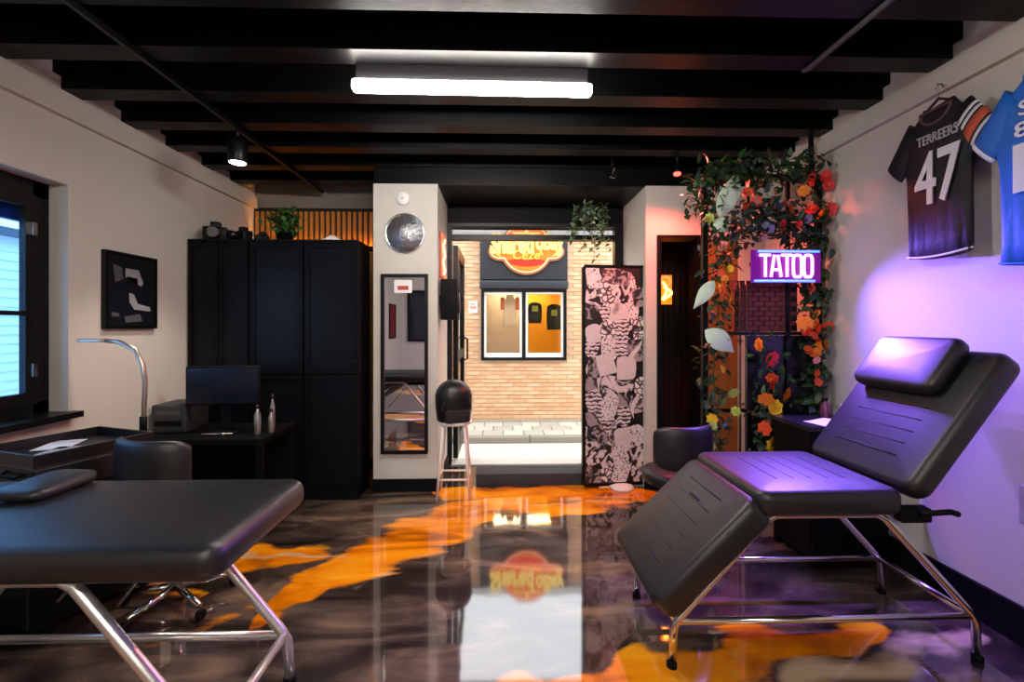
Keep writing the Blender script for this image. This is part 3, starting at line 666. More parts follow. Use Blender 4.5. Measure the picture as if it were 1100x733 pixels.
vine('thick dark creeper with lilac blossoms above the glowing sign', [(1.55, 1.98), (1.7, 2.10), (1.85, 2.18), (2.0, 2.10), (2.2, 2.02)], 480, .062, .26,
     rf(('lilac', 'pink'), 10, 1.7, 2.1, 2.02, 2.3) + rf(('red', 'pink'), 5, 1.62, 2.24, 1.98, 2.2), mats=(leaf_dk, mat('leaf_blue_green', '#2a3c40', .5, var=.4, scale=20)))
vine('dark leafy vine with coral flowers climbing the jersey side trellis post', [(2.22, .02), (2.19, .7), (2.20, 1.1), (2.21, 1.5), (2.20, 1.85), (2.22, 2.3)], 420, .070, .19,
     rf(('orange', 'deep', 'pink'), 16, 2.10, 2.25, .95, 1.85, .022, .036) + [('orange', 2.08, 1.42, .045), ('red', 2.09, 1.36, .035)], mats=(leaf_dk, leaf_m))
vine('flowering plant with orange and yellow blooms below the trellis shelf', [(1.80, .02), (1.86, .4), (1.84, .8), (1.90, 1.1), (1.78, 1.30)], 260, .055, .20,
     [('orange', 1.755, 1.27, .042), ('red', 1.865, 1.17, .05), ('deep', 1.86, 1.0, .05), ('orange', 1.80, .90, .045), ('orange', 1.96, .93, .045), ('yellow', 1.88, .84, .05), ('deep', 1.80, .70, .045), ('yellow', 1.87, .58, .05), ('deep', 1.98, .75, .04), ('orange', 1.79, .50, .04), ('deep', 1.97, .64, .04), ('deep', 1.86, 1.04, .035)])

# neon word sign
t = thing('neon_sign', 'glowing purple neon sign reading TATOO on the trellis', 'neon sign', (1.905, TY-.20, 1.795))
hw, hh = .215, .098
bx('backing_panel', mat('magenta_acrylic', '#5a0a60', .3, var=.1, emit='#a010b8', estr=.16), -hw-.02, hw+.02, 0, .012, -hh-.01, hh+.01, t)
blue = mat('neon_blue', '#80a0ff', .3, var=0, emit='#3058ff', estr=3); pinkw = mat('neon_pink_white', '#ffe0ff', .3, var=0, emit='#ffa0ff', estr=1.3)
for z in (hh, -hh): MB().tube([(-hw-.005 if z < 0 else -hw+.02, -.012, z), (hw-.03 if z < 0 else hw, -.012, z)], .0075, 8).build('neon_tube', blue, t)
zz = .072
for (ch, cx) in (('T', -.150), ('A', -.078), ('T', -.004), ('O', .066), ('O', .138)):
    b = MB(); y0 = -.016; r = .0095; ww = .034
    if ch == 'T': b.tube([(cx-ww-.004, y0, zz), (cx+ww, y0, zz)], r, 8).tube([(cx, y0, zz), (cx, y0, -zz)], r, 8)
    elif ch == 'A': b.tube([(cx-ww, y0, -zz), (cx-.012, y0, zz), (cx+.012, y0, zz), (cx+ww, y0, -zz)], r, 8).tube([(cx-.022, y0, -.025), (cx+.022, y0, -.025)], r*.9, 8)
    else: b.tube([(cx+(ww-.006)*math.copysign(min(1, abs(math.cos(a))*1.25), math.cos(a)), y0, zz*math.copysign(min(1, abs(math.sin(a))*1.15), math.sin(a))) for a in [2*PI*k/24 for k in range(24)]], r, 8, closed=True)
    b.build('letter_tube', pinkw, t)
bx('bracket', black_frame, -.15, .15, .012, .178, .02, .05, t)
for k in range(5):
    ld = bpy.data.lights.new('neon_light', 'SPOT'); ld.energy = 34; ld.color = (.25, .13, 1.0); ld.spot_size = math.radians(128); ld.spot_blend = 1.0; ld.shadow_soft_size = 0
    lo = bpy.data.objects.new('light_source', ld); C.objects.link(lo); lo.parent = t; lo.location = (-.15+.075*k, -.03, .02*(k % 2)); lo.rotation_euler = Vector((-.22, -1, -.8)).to_track_quat('-Z', 'Y').to_euler()

# ================================================================== COLLAGE PANEL
t = thing('collage_panel', 'tall black board covered with pasted tattoo flash sheets by the doorway', 'display board', (1.00, 3.93, .035), .10)
PW, PH = .275, 1.87
MB().cushion(-PW, PW, -.015, .015, 0, PH, .004, .006).build('board', mat('board_black', '#0a0809', .5), t)
b = MB(); b.box(-PW-.02, -PW, -.02, .02, 0, PH).box(PW, PW+.02, -.02, .02, 0, PH).box(-PW, PW, -.02, .02, PH, PH+.02).box(-PW, PW, -.02, .02, -.02, 0)
b.build('board_frame', black_frame, t)
def print_mat(name, c0, c1, scale, mode):
    m = bpy.data.materials.new(name); m.use_nodes = True; nt = m.node_tree; N = nt.nodes; L = nt.links; P = N['Principled BSDF']; P.inputs['Roughness'].default_value = .5
    tc = N.new('ShaderNodeTexCoord'); oi = N.new('ShaderNodeObjectInfo'); ad = N.new('ShaderNodeVectorMath'); ad.operation = 'ADD'
    sc_ = N.new('ShaderNodeVectorMath'); sc_.operation = 'SCALE'; L.new(tc.outputs['Object'], ad.inputs[0])
    cmb = N.new('ShaderNodeCombineXYZ'); mu = N.new('ShaderNodeMath'); mu.operation = 'MULTIPLY'; mu.inputs[1].default_value = 9; L.new(oi.outputs['Random'], mu.inputs[0]); L.new(mu.outputs[0], cmb.inputs[0]); L.new(mu.outputs[0], cmb.inputs[2]); L.new(cmb.outputs[0], ad.inputs[1])
    if mode == 'lines':
        tx = N.new('ShaderNodeTexWave'); tx.wave_type = 'BANDS'; tx.bands_direction = 'Z'; tx.inputs['Scale'].default_value = scale; tx.inputs['Distortion'].default_value = 6; tx.inputs['Detail'].default_value = 4; tx.inputs['Detail Scale'].default_value = 3; o = tx.outputs['Fac']
    elif mode == 'dots':
        tx = N.new('ShaderNodeTexVoronoi'); tx.inputs['Scale'].default_value = scale; o = tx.outputs['Distance']
    elif mode == 'cells':
        tx = N.new('ShaderNodeTexVoronoi'); tx.inputs['Scale'].default_value = scale; tx.feature = 'DISTANCE_TO_EDGE'; o = tx.outputs['Distance']
    else:
        tx = N.new('ShaderNodeTexNoise'); tx.inputs['Scale'].default_value = scale; tx.inputs['Detail'].default_value = 4; tx.inputs['Distortion'].default_value = 2; o = tx.outputs['Fac']
    L.new(ad.outputs[0], tx.inputs['Vector'])
    r = N.new('ShaderNodeValToRGB'); p = {'lines': (.32, .5), 'cells': (.05, .16), 'blot': (.46, .54), 'dots': (.28, .40)}[mode]
    r.color_ramp.elements[0].position = p[0]; r.color_ramp.elements[0].color = hx(c0); r.color_ramp.elements[1].position = p[1]; r.color_ramp.elements[1].color = hx(c1)
    L.new(o, r.inputs[0]); L.new(r.outputs[0], P.inputs['Base Color']); return m
pms = [print_mat('flash_lines', '#3a3436', '#d9d0d0', 9, 'lines'), print_mat('flash_blot', '#1a1618', '#d4cbcb', 9, 'blot'), print_mat('flash_cells', '#2a2426', '#e0d8d6', 22, 'cells'),
       print_mat('flash_plum', '#4a2a30', '#b8aaac', 11, 'blot'), print_mat('flash_dark', '#9a9092', '#241e22', 10, 'blot'), mat('flash_plain', '#cfc9c8', .5, var=.12, scale=20), print_mat('flash_dots', '#2a2628', '#d6d0d0', 55, 'dots')]
lay = 0
def paper(poly, m, smooth=True):
    global lay
    lay += 1
    y1 = -.0155-.0004*(lay % 9)
    cx = sum(p[0] for p in poly)/len(poly); cz = sum(p[1] for p in poly)/len(poly)
    MB().prism([(x-cx, z-cz) for x, z in poly], -.0012, 0).build('paper', m, t, (cx, y1, cz))
def rounded(cx, cz, w, h, pw=2.6, rot=0, n=18, wob=.06):
    out = []
    ph = random.random()*6
    for k in range(n):
        a = 2*PI*k/n; c, s = math.cos(a), math.sin(a)
        x = math.copysign(abs(c)**(2/pw), c)*w/2*(1+wob*math.sin(3*a+ph)); z = math.copysign(abs(s)**(2/pw), s)*h/2*(1+wob*math.sin(2*a+ph))
        X, Z = x*math.cos(rot)-z*math.sin(rot)+cx, x*math.sin(rot)+z*math.cos(rot)+cz
        out.append((max(-PW+.005, min(PW-.005, X)), max(.01, min(PH-.01, Z))))
    return out
rows = 12
for j in range(rows):
    for i in range(4):
        cx = -PW+.075+i*.135+random.uniform(-.025, .025); cz = .08+j*(PH-.16)/(rows-1)+random.uniform(-.035, .035)
        if i == 3 and j in (3, 6, 9, 11) : continue
        m = random.choice(pms[:2]*3+[pms[2], pms[3], pms[4], pms[4], pms[6], pms[6], pms[5]])
        paper(rounded(cx, cz, random.uniform(.12, .19), random.uniform(.13, .23), random.choice((2.4, 4, 8)), random.uniform(-.5, .5)), m)
for (x, z, w_, h_, r_) in ((-.17, 1.66, .13, .36, .05), (-.02, 1.66, .15, .38, -.02), (.14, 1.62, .12, .40, .12)): paper(rounded(x, z, w_, h_, 2.6, r_), pms[6])
for (x, z, L_, a_) in ((-.18, 1.28, .36, 1.2), (-.10, .98, .38, 1.3), (.02, .52, .30, 1.0), (.16, 1.10, .34, 1.25), (-.03, .73, .26, -.9), (.10, .40, .22, .3), (-.15, .35, .2, .1), (-.2, .72, .3, 1.5), (.19, .7, .3, 1.4), (-.05, 1.36, .3, 1.7), (.12, 1.32, .26, 1.1), (-.22, 1.02, .24, 1.6), (.2, .25, .28, 1.7)):
    d = Vector((math.cos(a_), math.sin(a_))); n = Vector((-d.y, d.x)); pl = [(x+d.x*L_*(f-.5)+n.x*s*.022*math.sin(PI*f)+n.x*.03*math.sin(f*5), z+d.y*L_*(f-.5)+n.y*s*.022*math.sin(PI*f)+n.y*.03*math.sin(f*5)) for s, fs_ in ((1, [k/8 for k in range(9)]), (-1, [1-k/8 for k in range(1, 8)])) for f in fs_]
    paper([(max(-PW+.004, min(PW-.004, p[0])), p[1]) for p in pl], pms[5])
MB().lathe([(.10, -.033), (.10, -.012), (.06, -.002), (.03, 0)], 24).build('base_weight', white_m, t, (.04, -.05, 0))

# ================================================================== STOOL
t = thing('bar_stool', 'white metal bar stool beside the column', 'stool', (-.375, 3.80, 0))
MB().lathe([(.13, .585), (.142, .592), (.145, .605), (.138, .615), (.05, .612)], 32).build('seat', white_tube, t)
corners = [(-1, -1), (1, -1), (1, 1), (-1, 1)]
for sx, sy in corners: MB().tube([(sx*.085, sy*.085, .59), (sx*.132, sy*.125, 0)], .011, 10).build('leg', white_tube, t)
for (a, c) in zip(corners, corners[1:]+corners[:1]):
    f = .128; h = .155 if a[1] == c[1] else .17
    k = .085+(.132-.085)*(1-h/.59)
    MB().tube([(a[0]*k, a[1]*k, h), (c[0]*k, c[1]*k, h)], .009, 8).build('rung', white_tube, t)
t = thing('helmet', 'rounded black helmet resting on the white bar stool', 'helmet', (-.385, 3.80, .618), .35)
b = MB(); R = []
for k in range(13):
    f = k/12
    if f < .55: rx = .135+.015*math.sin(f/.55*PI/2); z = f*.34
    else:
        a = (f-.55)/.45*PI/2; rx = .150*math.cos(a)+.002; z = .187+.148*math.sin(a)
    R.append([(rx*math.copysign(abs(math.cos(u))**.8, math.cos(u)), rx*.95*math.copysign(abs(math.sin(u))**.8, math.sin(u)), z) for u in [2*PI*i/32 for i in range(32)]])
b.rings(R).build('shell', mat('helmet_gloss', '#08090b', .40, var=.1), t)
MB().tube([(.118*math.cos(a)*1.0, -.115-.0, .09+.0+.16*math.sin(a)) for a in [PI*k/16 for k in range(17)]], .006, 6).build('edge_trim', mat('helmet_trim', '#2a2c30', .4), t)
MB().cushion(-.10, .10, -.155, -.10, 0.0, .10, .015, .02).build('neck_roll', mat('helmet_pad', '#141416', .8), t)

# ================================================================== TREATMENT CHAIRS
def treat_frame(t, H=.62, m=chrome, r=.017, w=.24):
    for s in (-1, 1):
        MB().tube([(-.645, s*w, .0), (-.635, s*w, .165), (-.61, s*w, .205), (-.25, s*w, H-.02), (-.21, s*w, H), (.21, s*w, H), (.25, s*w, H-.02), (.61, s*w, .205), (.635, s*w, .165), (.645, s*w, 0)], r, 12).build('side_frame', m, t)
        MB().tube([(-.625, s*w, .185), (.625, s*w, .185)], r*.85, 10).build('side_rail', m, t)
        for e in (-1, 1): MB().lathe([(r*1.25, 0), (r*1.25, .02), (r, .025)], 12, (e*.645, s*w, 0)).build('rubber_foot', black_m, t)
    for e in (-1, 1):
        MB().tube([(e*.625, -w, .185), (e*.625, w, .185)], r*.85, 10).build('cross_bar', m, t)
        MB().tube([(e*.2, -w, H), (e*.2, w, H)], r*.85, 10).build('cross_bar', m, t)
    MB().tube([(-.40, 0, .445), (-.2, 0, H-.02)], r*.8, 8).tube([(-.40, -w, .445), (-.40, w, .445)], r*.7, 8).build('support_strut', m, t)
def pad(t, name, x0, x1, wd, th, org, ang, seams=(), sw=.17, r=.035):
    o = MB().cushion(x0, x1, -wd/2, wd/2, -th, 0, r, .06).build(name, leather, t, org, (0, ang, 0))
    for x in seams:
        MB().tube([(x, -sw, .0045), (x, sw, .0045)], .003, 6).build('stitch_seam', leather_seam, o)
    return o
tc_ = thing('treatment_chair', 'black leather treatment chair with raised back under purple light', 'treatment chair', (1.35, 2.09, 0))
treat_frame(tc_)
pad(tc_, 'seat_cushion', -.32, .29, .62, .105, (0, 0, .735), 0, [-.16+.075*k for k in range(5)], .16)
bk = pad(tc_, 'backrest', 0, .71, .62, .105, (.285, 0, .735), math.radians(-53), [.13+.062*k for k in range(6)], .17)
hp = MB().cushion(-.14, .15, -.20, .24, 0, .075, .03, .05).build('head_cushion', leather, tc_)
hp.matrix_local = Matrix.Translation((.285, 0, .735)) @ Matrix.Rotation(math.radians(-53), 4, 'Y') @ Matrix.Translation((.57, .02, .004))
pad(tc_, 'leg_rest', -.60, 0, .62, .125, (-.325, 0, .715), math.radians(-44), [-.10-.075*k for k in range(6)], .16)
MB().cushion(.27, .40, -.30, -.25, .60, .66, .012, .012).tube([(.34, -.30, .64), (.44, -.33, .66), (.47, -.33, .65)], .012, 8).build('recline_lever', black_m, tc_)
MB().box(-.45, .45, -.05, .05, .58, .61).box(-.20, .24, -.22, .22, .607, .632).build('under_plate', black_m, tc_)

tb = thing('treatment_bed', 'flat black leather treatment bed under the black framed window', 'treatment bed', (-1.47, 1.575, 0))
treat_frame(tb, .67, mat('satin_steel', '#dedcd6', .3, .85, var=.05), .019, .235)
pad(tb, 'long_cushion', -.32, .69, .61, .105, (0, 0, .785), 0, (), r=.04)
pad(tb, 'head_section', -.93, -.332, .61, .105, (0, 0, .785), 0, (), r=.04)
MB().cushion(-.29, -.11, .02, .285, 0, .04, .018, .05).build('pillow', leather, tb, (0, 0, .786), (0, .03, 0))
MB().box(-.5, .5, -.06, .06, .61, .64).box(-.24, .24, -.22, .22, .655, .681).build('under_plate', black_m, tb)
MB().tube([(.05, .15, .62), (-.2, .19, .36)], .008, 8).tube([(.28, .12, .63), (.02, .19, .34)], .008, 8).build('gas_strut', chrome, tb)

# ================================================================== ROLLING STOOLS
def roll_stool(lbl, loc, rz, tilt=-.12, seat_z=.47, back_z=.62):
    t = thing('rolling_stool', lbl, 'stool', loc, rz)
    for k in range(5):
        a = 2*PI*k/5+.3; c, s = math.cos(a), math.sin(a)
        lg = MB().tube([(0, 0, .09), (.24*c, .24*s, .065)], [.02, .012], 8).build('base_leg', chrome, t)
        MB().lathe([(.022, -.012), (.026, -.006), (.026, .006), (.022, .012)], 14, (.25*c, .25*s, .0265), 'x').build('castor', black_m, lg)
    MB().tube([(0, 0, .07), (0, 0, seat_z-.08)], .024, 14).build('gas_column', chrome, t)
    MB().lathe([(.17, seat_z-.085), (.19, seat_z-.07), (.195, seat_z-.03), (.18, seat_z-.005), (.10, seat_z)], 32).build('seat', leather, t)
    # curved backrest on +y side
    R = []; n = 15
    for i in range(n+1):
        a = -1.15+2.3*i/n; ed = 1-abs(2*i/n-1)**6*.25
        cx, cy = .215*math.sin(a), .02+.19*math.cos(a); nx, ny = math.sin(a), math.cos(a)
        loop = []
        for k in range(16):
            u = 2*PI*k/16; dz = .135*ed*math.copysign(abs(math.sin(u))**.55, math.sin(u)); dn = .028*ed*math.copysign(abs(math.cos(u))**.7, math.cos(u))
            loop.append((cx+nx*dn, cy+ny*dn, back_z+.135+dz))
        R.append(loop)
    MB().rings(R).build('backrest', leather, t)
    MB().tube([(0, .12, seat_z-.06), (0, .245, seat_z-.04), (0, .25, back_z+.06)], .014, 8).build('back_support', black_frame, t)
    return t
roll_stool('black rolling stool with curved backrest behind the treatment chair leg rest', (1.12, 2.93, 0), math.radians(195), back_z=.515)
roll_stool('black rolling stool with curved backrest between bed and drawer trolley', (-1.63, 2.34, 0), math.radians(165), back_z=.60)

# ================================================================== LEFT CORNER
t = thing('tool_case', 'black hard case with steel clasp on the trolley beside the window', 'case', (-2.17, 2.36, .64), math.radians(-20))
MB().cushion(-.225, .225, -.25, .25, 0, .125, .012, .02).build('case_base', mat('case_black', '#0d0d0f', .4), t)
b = MB(); b.box(-.225, .225, -.25, -.235, .13, .185).box(-.225, .225, .235, .25, .13, .185).box(-.225, -.21, -.235, .235, .13, .185).box(.21, .225, -.235, .235, .13, .185).box(-.21, .21, -.235, .235, .13, .14)
b.build('open_tray', mat('case_black'), t)
MB().box(-.227, .227, -.252, .252, .124, .131).build('metal_trim', mat('trim_steel', '#5a5a5c', .3, .8), t)
bx('clasp', chrome, -.10, -.05, -.26, -.25, .08, .14, t)
MB().tube([(.03, -.25, .10), (.04, -.275, .09), (.15, -.275, .09), (.16, -.25, .10)], .008, 8).build('handle', black_m, t)
for k, (x, y, r_, h) in enumerate(((-.1, .05, .3, '#c8c8c8'), (.02, -.08, .15, '#8a8a8c'))):
    t2 = thing('paper_sheet', ('white paper sheet lying in the black tray of the case', 'grey paper sheet lying in the black tray of the case')[k], 'paper', (-2.17+x, 2.36+y, .783), r_)
    MB().box(-.07, .07, -.10, .10, 0, .003).build('sheet', mat('sheet_%d' % k, h, .6), t2)
t = thing('drawer_trolley', 'low black drawer trolley under the hard case', 'trolley', (-2.17, 2.36, 0), math.radians(-20))
MB().box(-.24, .24, -.26, .27, .06, .64).build('carcass', black_m, t)
for k in range(3):
    o = bx('drawer', mat('drawer_black', '#131316', .4), -.23, .23, -.275, -.26, .08+k*.185, .255+k*.185, t)
    MB().tube([(-.08, -.295, .18+k*.185), (.08, -.295, .18+k*.185)], .007, 8).build('handle', chrome, o)
for sx in (-1, 1):
    for sy in (-1, 1): MB().lathe([(.02, -.012), (.03, -.006), (.03, .006), (.02, .012)], 14, (sx*.2, sy*.22, .03), 'x').box(sx*.2-.005, sx*.2+.005, sy*.22-.01, sy*.22+.01, .03, .062).build('castor', black_m, t)
# gooseneck lamp
t = thing('gooseneck_lamp', 'silver curved arm lamp rising beside the hard case', 'lamp', (-2.04, 2.66, 0))
MB().lathe([(.11, 0), (.11, .015), (.03, .03)], 24).build('base', black_m, t)
arm = [(0, 0, .03), (0, 0, .8), (.005, 0, .95), (.01, 0, 1.08), (-.005, 0, 1.18), (-.05, 0, 1.265), (-.13, 0, 1.305), (-.22, 0, 1.315)]
MB().tube(arm, [.013]*8, 10).build('arm', mat('brushed_steel', '#b8a898', .3, .9), t)
MB().cushion(-.36, -.21, -.022, .022, 1.306, 1.322, .006, .015).build('lamp_head', mat('brushed_steel'), t)
MB().tube([(0, 0, .78), (0, 0, .88)], .019, 10).build('grip', black_m, t)
# framed photograph
t = thing('framed_poster', 'black framed dark photograph on the wall beside the window', 'picture', (XL, 3.135, 1.63), -PI/2)
# local: x runs along -Y of the room, y points into the wall
t.rotation_euler = (0, 0, PI/2)
w_, h_ = .215, .25
b = MB(); b.box(-w_, -w_+.02, -.03, 0, -h_, h_).box(w_-.02, w_, -.03, 0, -h_, h_).box(-w_+.02, w_-.02, -.03, 0, h_-.02, h_).box(-w_+.02, w_-.02, -.03, 0, -h_, -h_+.02)
b.build('picture_frame', black_frame, t)
bx('print', mat('print_navy', '#0c1018', .35, var=.3, scale=6), -w_+.015, w_-.015, -.018, -.003, -h_+.015, h_-.015, t)
pg = mat('print_grey', '#8d8f92', .5, var=.3, scale=30); pd = mat('print_mid', '#4a4c50', .5, var=.3, scale=30)
for (poly, m) in (([(-.15, .17), (-.08, .15), (-.07, .08), (-.13, .05)], pd), ([(-.05, .15), (.06, .15), (.10, .06), (.08, .04), (-.05, .09)], pg), ([(-.04, .10), (.05, .09), (.05, .05), (-.04, .06)], black_m),
    ([(-.02, -.01), (.02, -.02), (.05, -.08), (.16, -.10), (.16, -.13), (.02, -.12), (-.02, -.07)], pg), ([(-.06, -.17), (.07, -.15), (.09, -.2), (-.05, -.21)], pd), ([(-.16, -.14), (-.10, -.15), (-.1, -.17), (-.16, -.17)], pd)):
    MB().prism(poly, -.0195, -.018).build('print_shape', m, t)
# desk, monitor, printer
t = thing('desk', 'black desk standing in front of the narrow cabinet', 'desk', (-2.02, 3.36, 0))
bx('desk_top', black_m, -.46, .42, -.26, .28, .60, .635, t)
for sx in (-.44, .40):
    for sy in (-.24, .24): bx('leg', black_m, sx-.02, sx+.02, sy-.02, sy+.02, 0, .60, t)
bx('modesty_panel', black_m, -.42, .38, .24, .255, .15, .60, t)
t = thing('monitor', 'dark flat screen on the desk before the cabinets', 'monitor', (-1.97, 3.30, .635), .08)
MB().cushion(-.25, .25, -.012, .03, .20, .475, .008, .01).build('screen_housing', black_m, t)
bx('screen', mat('screen_navy', '#10141f', .22, var=.1), -.238, .238, -.0135, -.0115, .213, .462, t)
MB().box(-.03, .03, .03, .05, .01, .33).build('stand_neck', black_m, t)
MB().cushion(-.11, .11, -.08, .09, 0, .012, .004, .02).build('stand_base', black_m, t)
MB().tube([(-.10, -.085, .012), (.10, -.085, .012)], .006, 8).build('chrome_edge', chrome, t)
t = thing('printer', 'dark grey printer on the desk beside the screen', 'printer', (-2.36, 3.44, .635), .05)
MB().cushion(-.12, .12, -.15, .14, 0, .20, .015, .02).build('printer_body', mat('printer_grey', '#2c2f31', .5), t)
bx('paper_slot', black_m, -.09, .09, -.152, -.148, .05, .09, t); bx('control_panel', mat('panel_mid', '#45484a', .5), -.08, .08, -.153, -.15, .13, .16, t)
for k, (x, y, r_, h, l) in enumerate(((-1.70, 3.24, .022, .21, 'tall silver bottle standing at the screen end of the desk'), (-1.635, 3.30, .02, .17, 'short silver bottle standing behind the tall silver bottle'), (-1.67, 3.39, .018, .26, 'slim silver bottle standing at the back of the desk'))):
    t = thing('bottle', l, 'bottle', (x, y, .635))
    MB().lathe([(r_*.9, 0), (r_, .01), (r_, h*.65), (r_*.45, h*.8), (r_*.4, h*.88)], 16).build('bottle_body', mat('bottle_silver', '#a8a49c', .3, .8), t)
    MB().lathe([(r_*.5, h*.88), (r_*.5, h)], 12).build('cap', mat('cap_dark', '#22201e', .4), t)

# ================================================================== SIDE CABINET (right)
t = thing('side_cabinet', 'low black cabinet between the trellis and the treatment chair', 'cabinet', (2.03, 2.74, 0))
MB().box(-.24, .22, -.16, .19, .05, .79).build('body', black_m, t)
bx('top', mat('cab_top_dark', '#1a1a20', .25), -.25, .23, -.17, .20, .79, .815, t)
for k in range(2):
    o = bx('door', black_cab, -.235+k*.225, -.015+k*.225, -.175, -.16, .08, .77, t); MB().tube([(-.03+k*.045, -.19, .40), (-.03+k*.045, -.19, .55)], .006, 8).build('handle', chrome, o)
for sx in (-.22, .2):
    for sy in (-.14, .17): bx('foot', black_m, sx-.02, sx+.02, sy-.02, sy+.02, 0, .05, t)
t = thing('paper_sheet', 'white paper sheets spread on the low cabinet by the trellis', 'paper', (1.98, 2.68, .815), .2)
MB().box(-.11, .11, -.08, .08, 0, .002).build('sheet', white_m, t); MB().box(-.08, .12, -.05, .09, .0022, .0042).build('sheet', white_m, t, rot=(0, 0, .3))
t = thing('cup', 'pale pink cup on the low cabinet beside the wall', 'cup', (2.17, 2.78, .815))
MB().lathe([(.032, 0), (.04, .09), (.037, .09), (.03, .01)], 24).build('cup_body', mat('cup_pink', '#e6c4cc', .4), t)
MB().tube([(.035+.028*math.sin(a), 0, .05-.025*math.cos(a)) for a in [PI*k/10 for k in range(11)]], .005, 6).build('handle', mat('cup_pink'), t)
t = thing('bottle', 'dark red bottle on the low cabinet next to the pink cup', 'bottle', (2.07, 2.84, .815))
MB().lathe([(.025, 0), (.028, .01), (.028, .07), (.012, .09), (.012, .11)], 20).build('bottle_body', mat('bottle_plum', '#5a2a34', .3), t)
MB().lathe([(.014, .11), (.014, .125)], 16).build('cap', black_m, t)

# ================================================================== JERSEYS
def jersey(lbl, loc, main, spec, hw=.185, hh=.78, group=None):
    t = thing('jersey', lbl, 'jersey', loc, -PI/2)
    R = []
    def row(z, w, th, ph=0):
        out = []
        for k in range(40):
            u = 2*PI*k/40; c, s = math.cos(u), math.sin(u)
            fold = 1+.0*c
            y = th*math.copysign(abs(s)**.6, s)
            if s < 0: y += .006*math.sin(18*c+z*9)*min(1, (0-z)/.5+.2)
            out.append((w*math.copysign(abs(c)**.85, c), y, z+ (.02*(c*c) if z > -.02 else 0) - (.018*(1-c*c) if z < -hh+.03 else 0)))
        return out
    for z, w, th in ((-hh, hw*.96, .022), (-hh+.1, hw*.95, .026), (-hh+.25, hw*.93, .028), (-hh+.4, hw*.94, .030), (-.28, hw, .032), (-.20, hw*1.02, .032), (-.12, hw*.98, .030), (-.06, hw*.82, .026), (-.025, hw*.62, .02), (-.0, hw*.45, .014)):
        R.append(row(z, w, th))
    MB().rings(R).build('torso', main, t)
    for s in (-1, 1):
        Q = []
        for f in (0, .2, .4, .6, .8, 1.0):
            cx = s*(hw*.62+.145*f); cz = -.085-.175*f; hwid = .085-.018*f; th = .028-.006*f
            dx, dz = .76*s, -.64          # across direction of the sleeve
            Q.append([(cx+hwid*math.cos(u)*.62*s, th*math.sin(u), cz+hwid*math.cos(u)*.78) for u in [2*PI*k/20 for k in range(20)]])
        if s > 0: Q = [list(reversed(q)) for q in Q]
        o = MB().rings(Q).build('sleeve', main, t)
        for (f0, f1, m) in spec.get('stripes_right' if s > 0 else 'stripes_left', ()):
            Q2 = []
            for f in (f0, f1):
                cx = s*(hw*.62+.145*f); cz = -.085-.175*f; hwid = .088-.018*f; th = .031-.006*f
                Q2.append([(cx+hwid*math.cos(u)*.62*s, th*math.sin(u), cz+hwid*math.cos(u)*.78) for u in [2*PI*k/20 for k in range(20)]])
            if s > 0: Q2 = [list(reversed(q)) for q in Q2]
            MB().rings(Q2).build('sleeve_stripe', m, o)
    MB().tube([(hw*.46*math.cos(a), -.018+.008*math.sin(a), -.005+.0-.075*max(0, -math.sin(a))-.0) for a in [2*PI*k/28 for k in range(28)]], .008, 6, closed=True).build('collar', spec['trim'], t)
    MB().tube([(hw*.97*math.cos(a), -.024*abs(math.sin(a))-.002, -hh+.008-.018*(1-math.cos(a)**2)) for a in [PI+PI*k/20 for k in range(21)]], .006, 6).build('hem_stripe', spec['hem'], t)
    for (s_, w, h, x, z, m, b_, sh) in spec['text']: text('lettering', s_, m, t, w, h, .006, (x, -.041, z), bold=b_, shear=sh)
    return t
def hanger(lbl, loc, hw, col):
    t = thing('clothes_hanger', lbl, 'hanger', loc, -PI/2)
    MB().tube([(-hw, 0, -.075), (-hw*.5, 0, -.01), (0, 0, .03), (hw*.5, 0, -.01), (hw, 0, -.075)], .007, 8).build('hanger_arms', col, t)
    MB().tube([(0, 0, .03), (0, 0, .055)] + [(.022*math.sin(a)*1, 0, .078-.023*math.cos(a)) for a in [.3+k*.45 for k in range(10)]], .003, 6).build('hook', chrome, t)
    o = MB().tube([(0, .0, .0), (0, loc[0]-XR, .0), (0, loc[0]-XR-.01, .008)], .004, 6).build('nail', chrome, None)
    p = Matrix.Translation(loc) @ Matrix.Rotation(-PI/2, 4, 'Z'); q = p @ Vector((0, 0, .098)); o.location = (XR, q.y, q.z); o.rotation_euler = (0, 0, -PI/2); o.name = 'wall_nail'
    tag(o, 'steel nail in the wall holding the hanger of the '+('black' if 'black' in lbl else 'blue')+' jersey', 'nail')
    return t
jb = mat('jersey_black', '#0c0c14', .65, var=.25, scale=12, bump=.2, bscale=40); jw = mat('jersey_white', '#d8dae4', .7, var=.05); jo = mat('jersey_orange', '#c8583a', .7)
jt = mat('jersey_trim', '#5a3a48', .7); jbl = mat('jersey_blue', '#0a66c8', .6, var=.15, scale=10, bump=.2, bscale=40); jname = mat('jersey_grey', '#a4a4ac', .7)
jersey('black football jersey number 47 with white and orange sleeve stripes', (2.21, 2.235, 2.50), jb,
       dict(trim=jt, hem=jw, stripes_right=[(.18, .24, jw), (.30, .36, jw), (.42, .62, jo), (.68, .74, jw), (.80, .86, jw)], text=[('TERREERS', .21, .05, .03, -.155, jname, .01, 0), ('47', .235, .27, .03, -.355, jw, .015, 0)]), hw=.175, hh=.74)
hanger('dark hanger holding the black jersey on the white wall', (2.21, 2.235, 2.515), .14, mat('hanger_dark', '#2a1c20', .5))
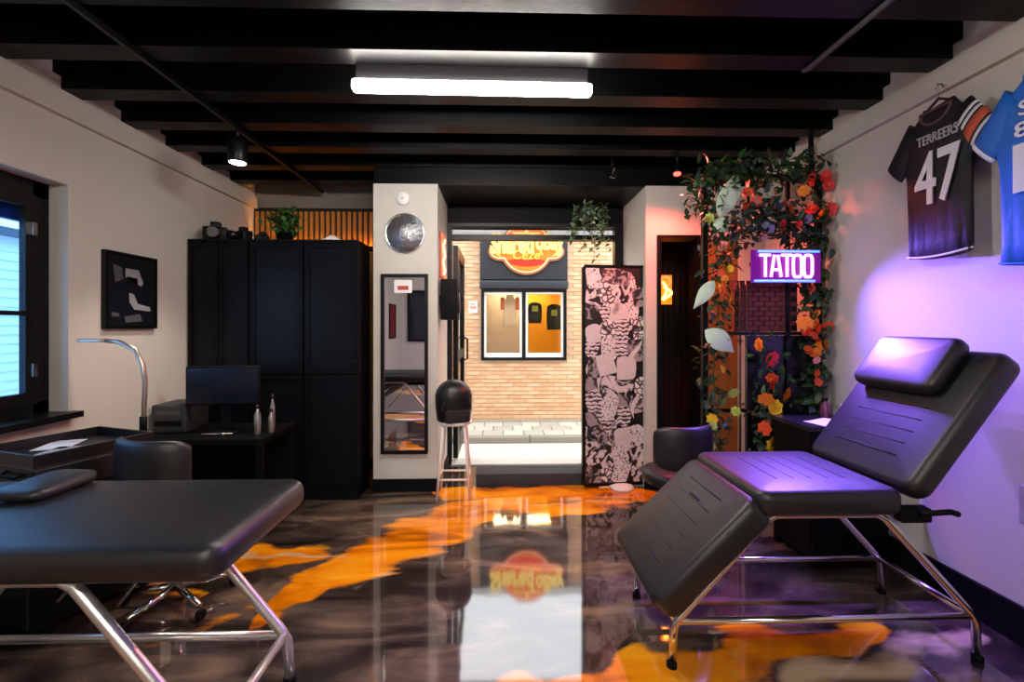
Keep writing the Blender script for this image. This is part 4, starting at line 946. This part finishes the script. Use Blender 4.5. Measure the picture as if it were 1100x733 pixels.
jersey('bright blue football jersey with white lettering beside the black jersey', (2.15, 1.695, 2.42), jbl,
       dict(trim=jbl, hem=jbl, stripes_left=[(.92, .99, jw)], text=[('SOUL', .22, .06, .01, -.14, jw, .01, 0), ('8', .05, .06, -.09, -.225, jw, .01, 0), ('10', .24, .20, .0, -.38, jw, .02, 0)]), hw=.21, hh=.76)
hanger('dark hanger holding the blue jersey on the white wall', (2.15, 1.695, 2.435), .16, mat('hanger_dark'))
t = thing('wall_socket', 'small grey wall socket low on the jersey wall', 'socket', (XR, 1.90, .62), -PI/2)
MB().cushion(-.04, .04, -.085, .085, 0, .012, .004, .008).build('cover_plate', mat('socket_grey', '#aaa7a2', .5), t, (0, 0, 0), (PI/2, 0, 0))
MB().lathe([(.02, -.012), (.018, -.013)], 16, (0, 0, .03), 'y').build('outlet', mat('socket_dark', '#55534f', .5), t)

# ================================================================== behind the viewpoint (seen in the mirror)
t = thing('framed_poster', 'red framed picture on the window wall behind the viewpoint', 'picture', (XL, -2.9, 1.5), PI/2)
b = MB(); b.box(-.3, -.27, -.03, 0, -.4, .4).box(.27, .3, -.03, 0, -.4, .4).box(-.27, .27, -.03, 0, .37, .4).box(-.27, .27, -.03, 0, -.4, -.37)
b.build('picture_frame', black_frame, t); bx('print', mat('print_red', '#7a2420', .5, var=.5, scale=8), -.275, .275, -.015, -.002, -.375, .375, t)
w2 = thing('window_2', 'dark shop window in the rear wall', 'window', (-1.35, YB, 1.0)); w2['kind'] = 'structure'
b = MB(); b.box(-1.0, -.94, 0, .06, 0, 1.3).box(.94, 1.0, 0, .06, 0, 1.3).box(-.94, .94, 0, .06, 0, .06).box(-.94, .94, 0, .06, 1.24, 1.3).box(-.03, .03, 0, .06, .06, 1.24)
b.build('window_frame', black_frame, w2); bx('pane', mat('dark_pane', '#1c2430', .05), -.94, .94, .005, .02, .06, 1.24, w2)

# shared group phrases for the repeated kinds
for o in sc.objects:
    k = o.name.split('.')[0]
    g = {'ceiling_batten': 'tube lights on the ceiling', 'rolling_stool': 'black rolling stools', 'jersey': 'jerseys on the wall', 'clothes_hanger': 'hangers of the jerseys', 'camera': 'cameras on the cabinets',
         'bottle': 'small bottles', 'climbing_vine': 'vines on the trellis', 'track_spotlight': 'spotlights', 'lighting_track': 'rails under the beams', 'dark_garment': 'garments in the shop window', 'wall_nail': 'nails for the hangers', 'paper_sheet': 'paper sheets'}.get(k)
    if g and o.parent is None and o.type in ('EMPTY', 'MESH'): o['group'] = g
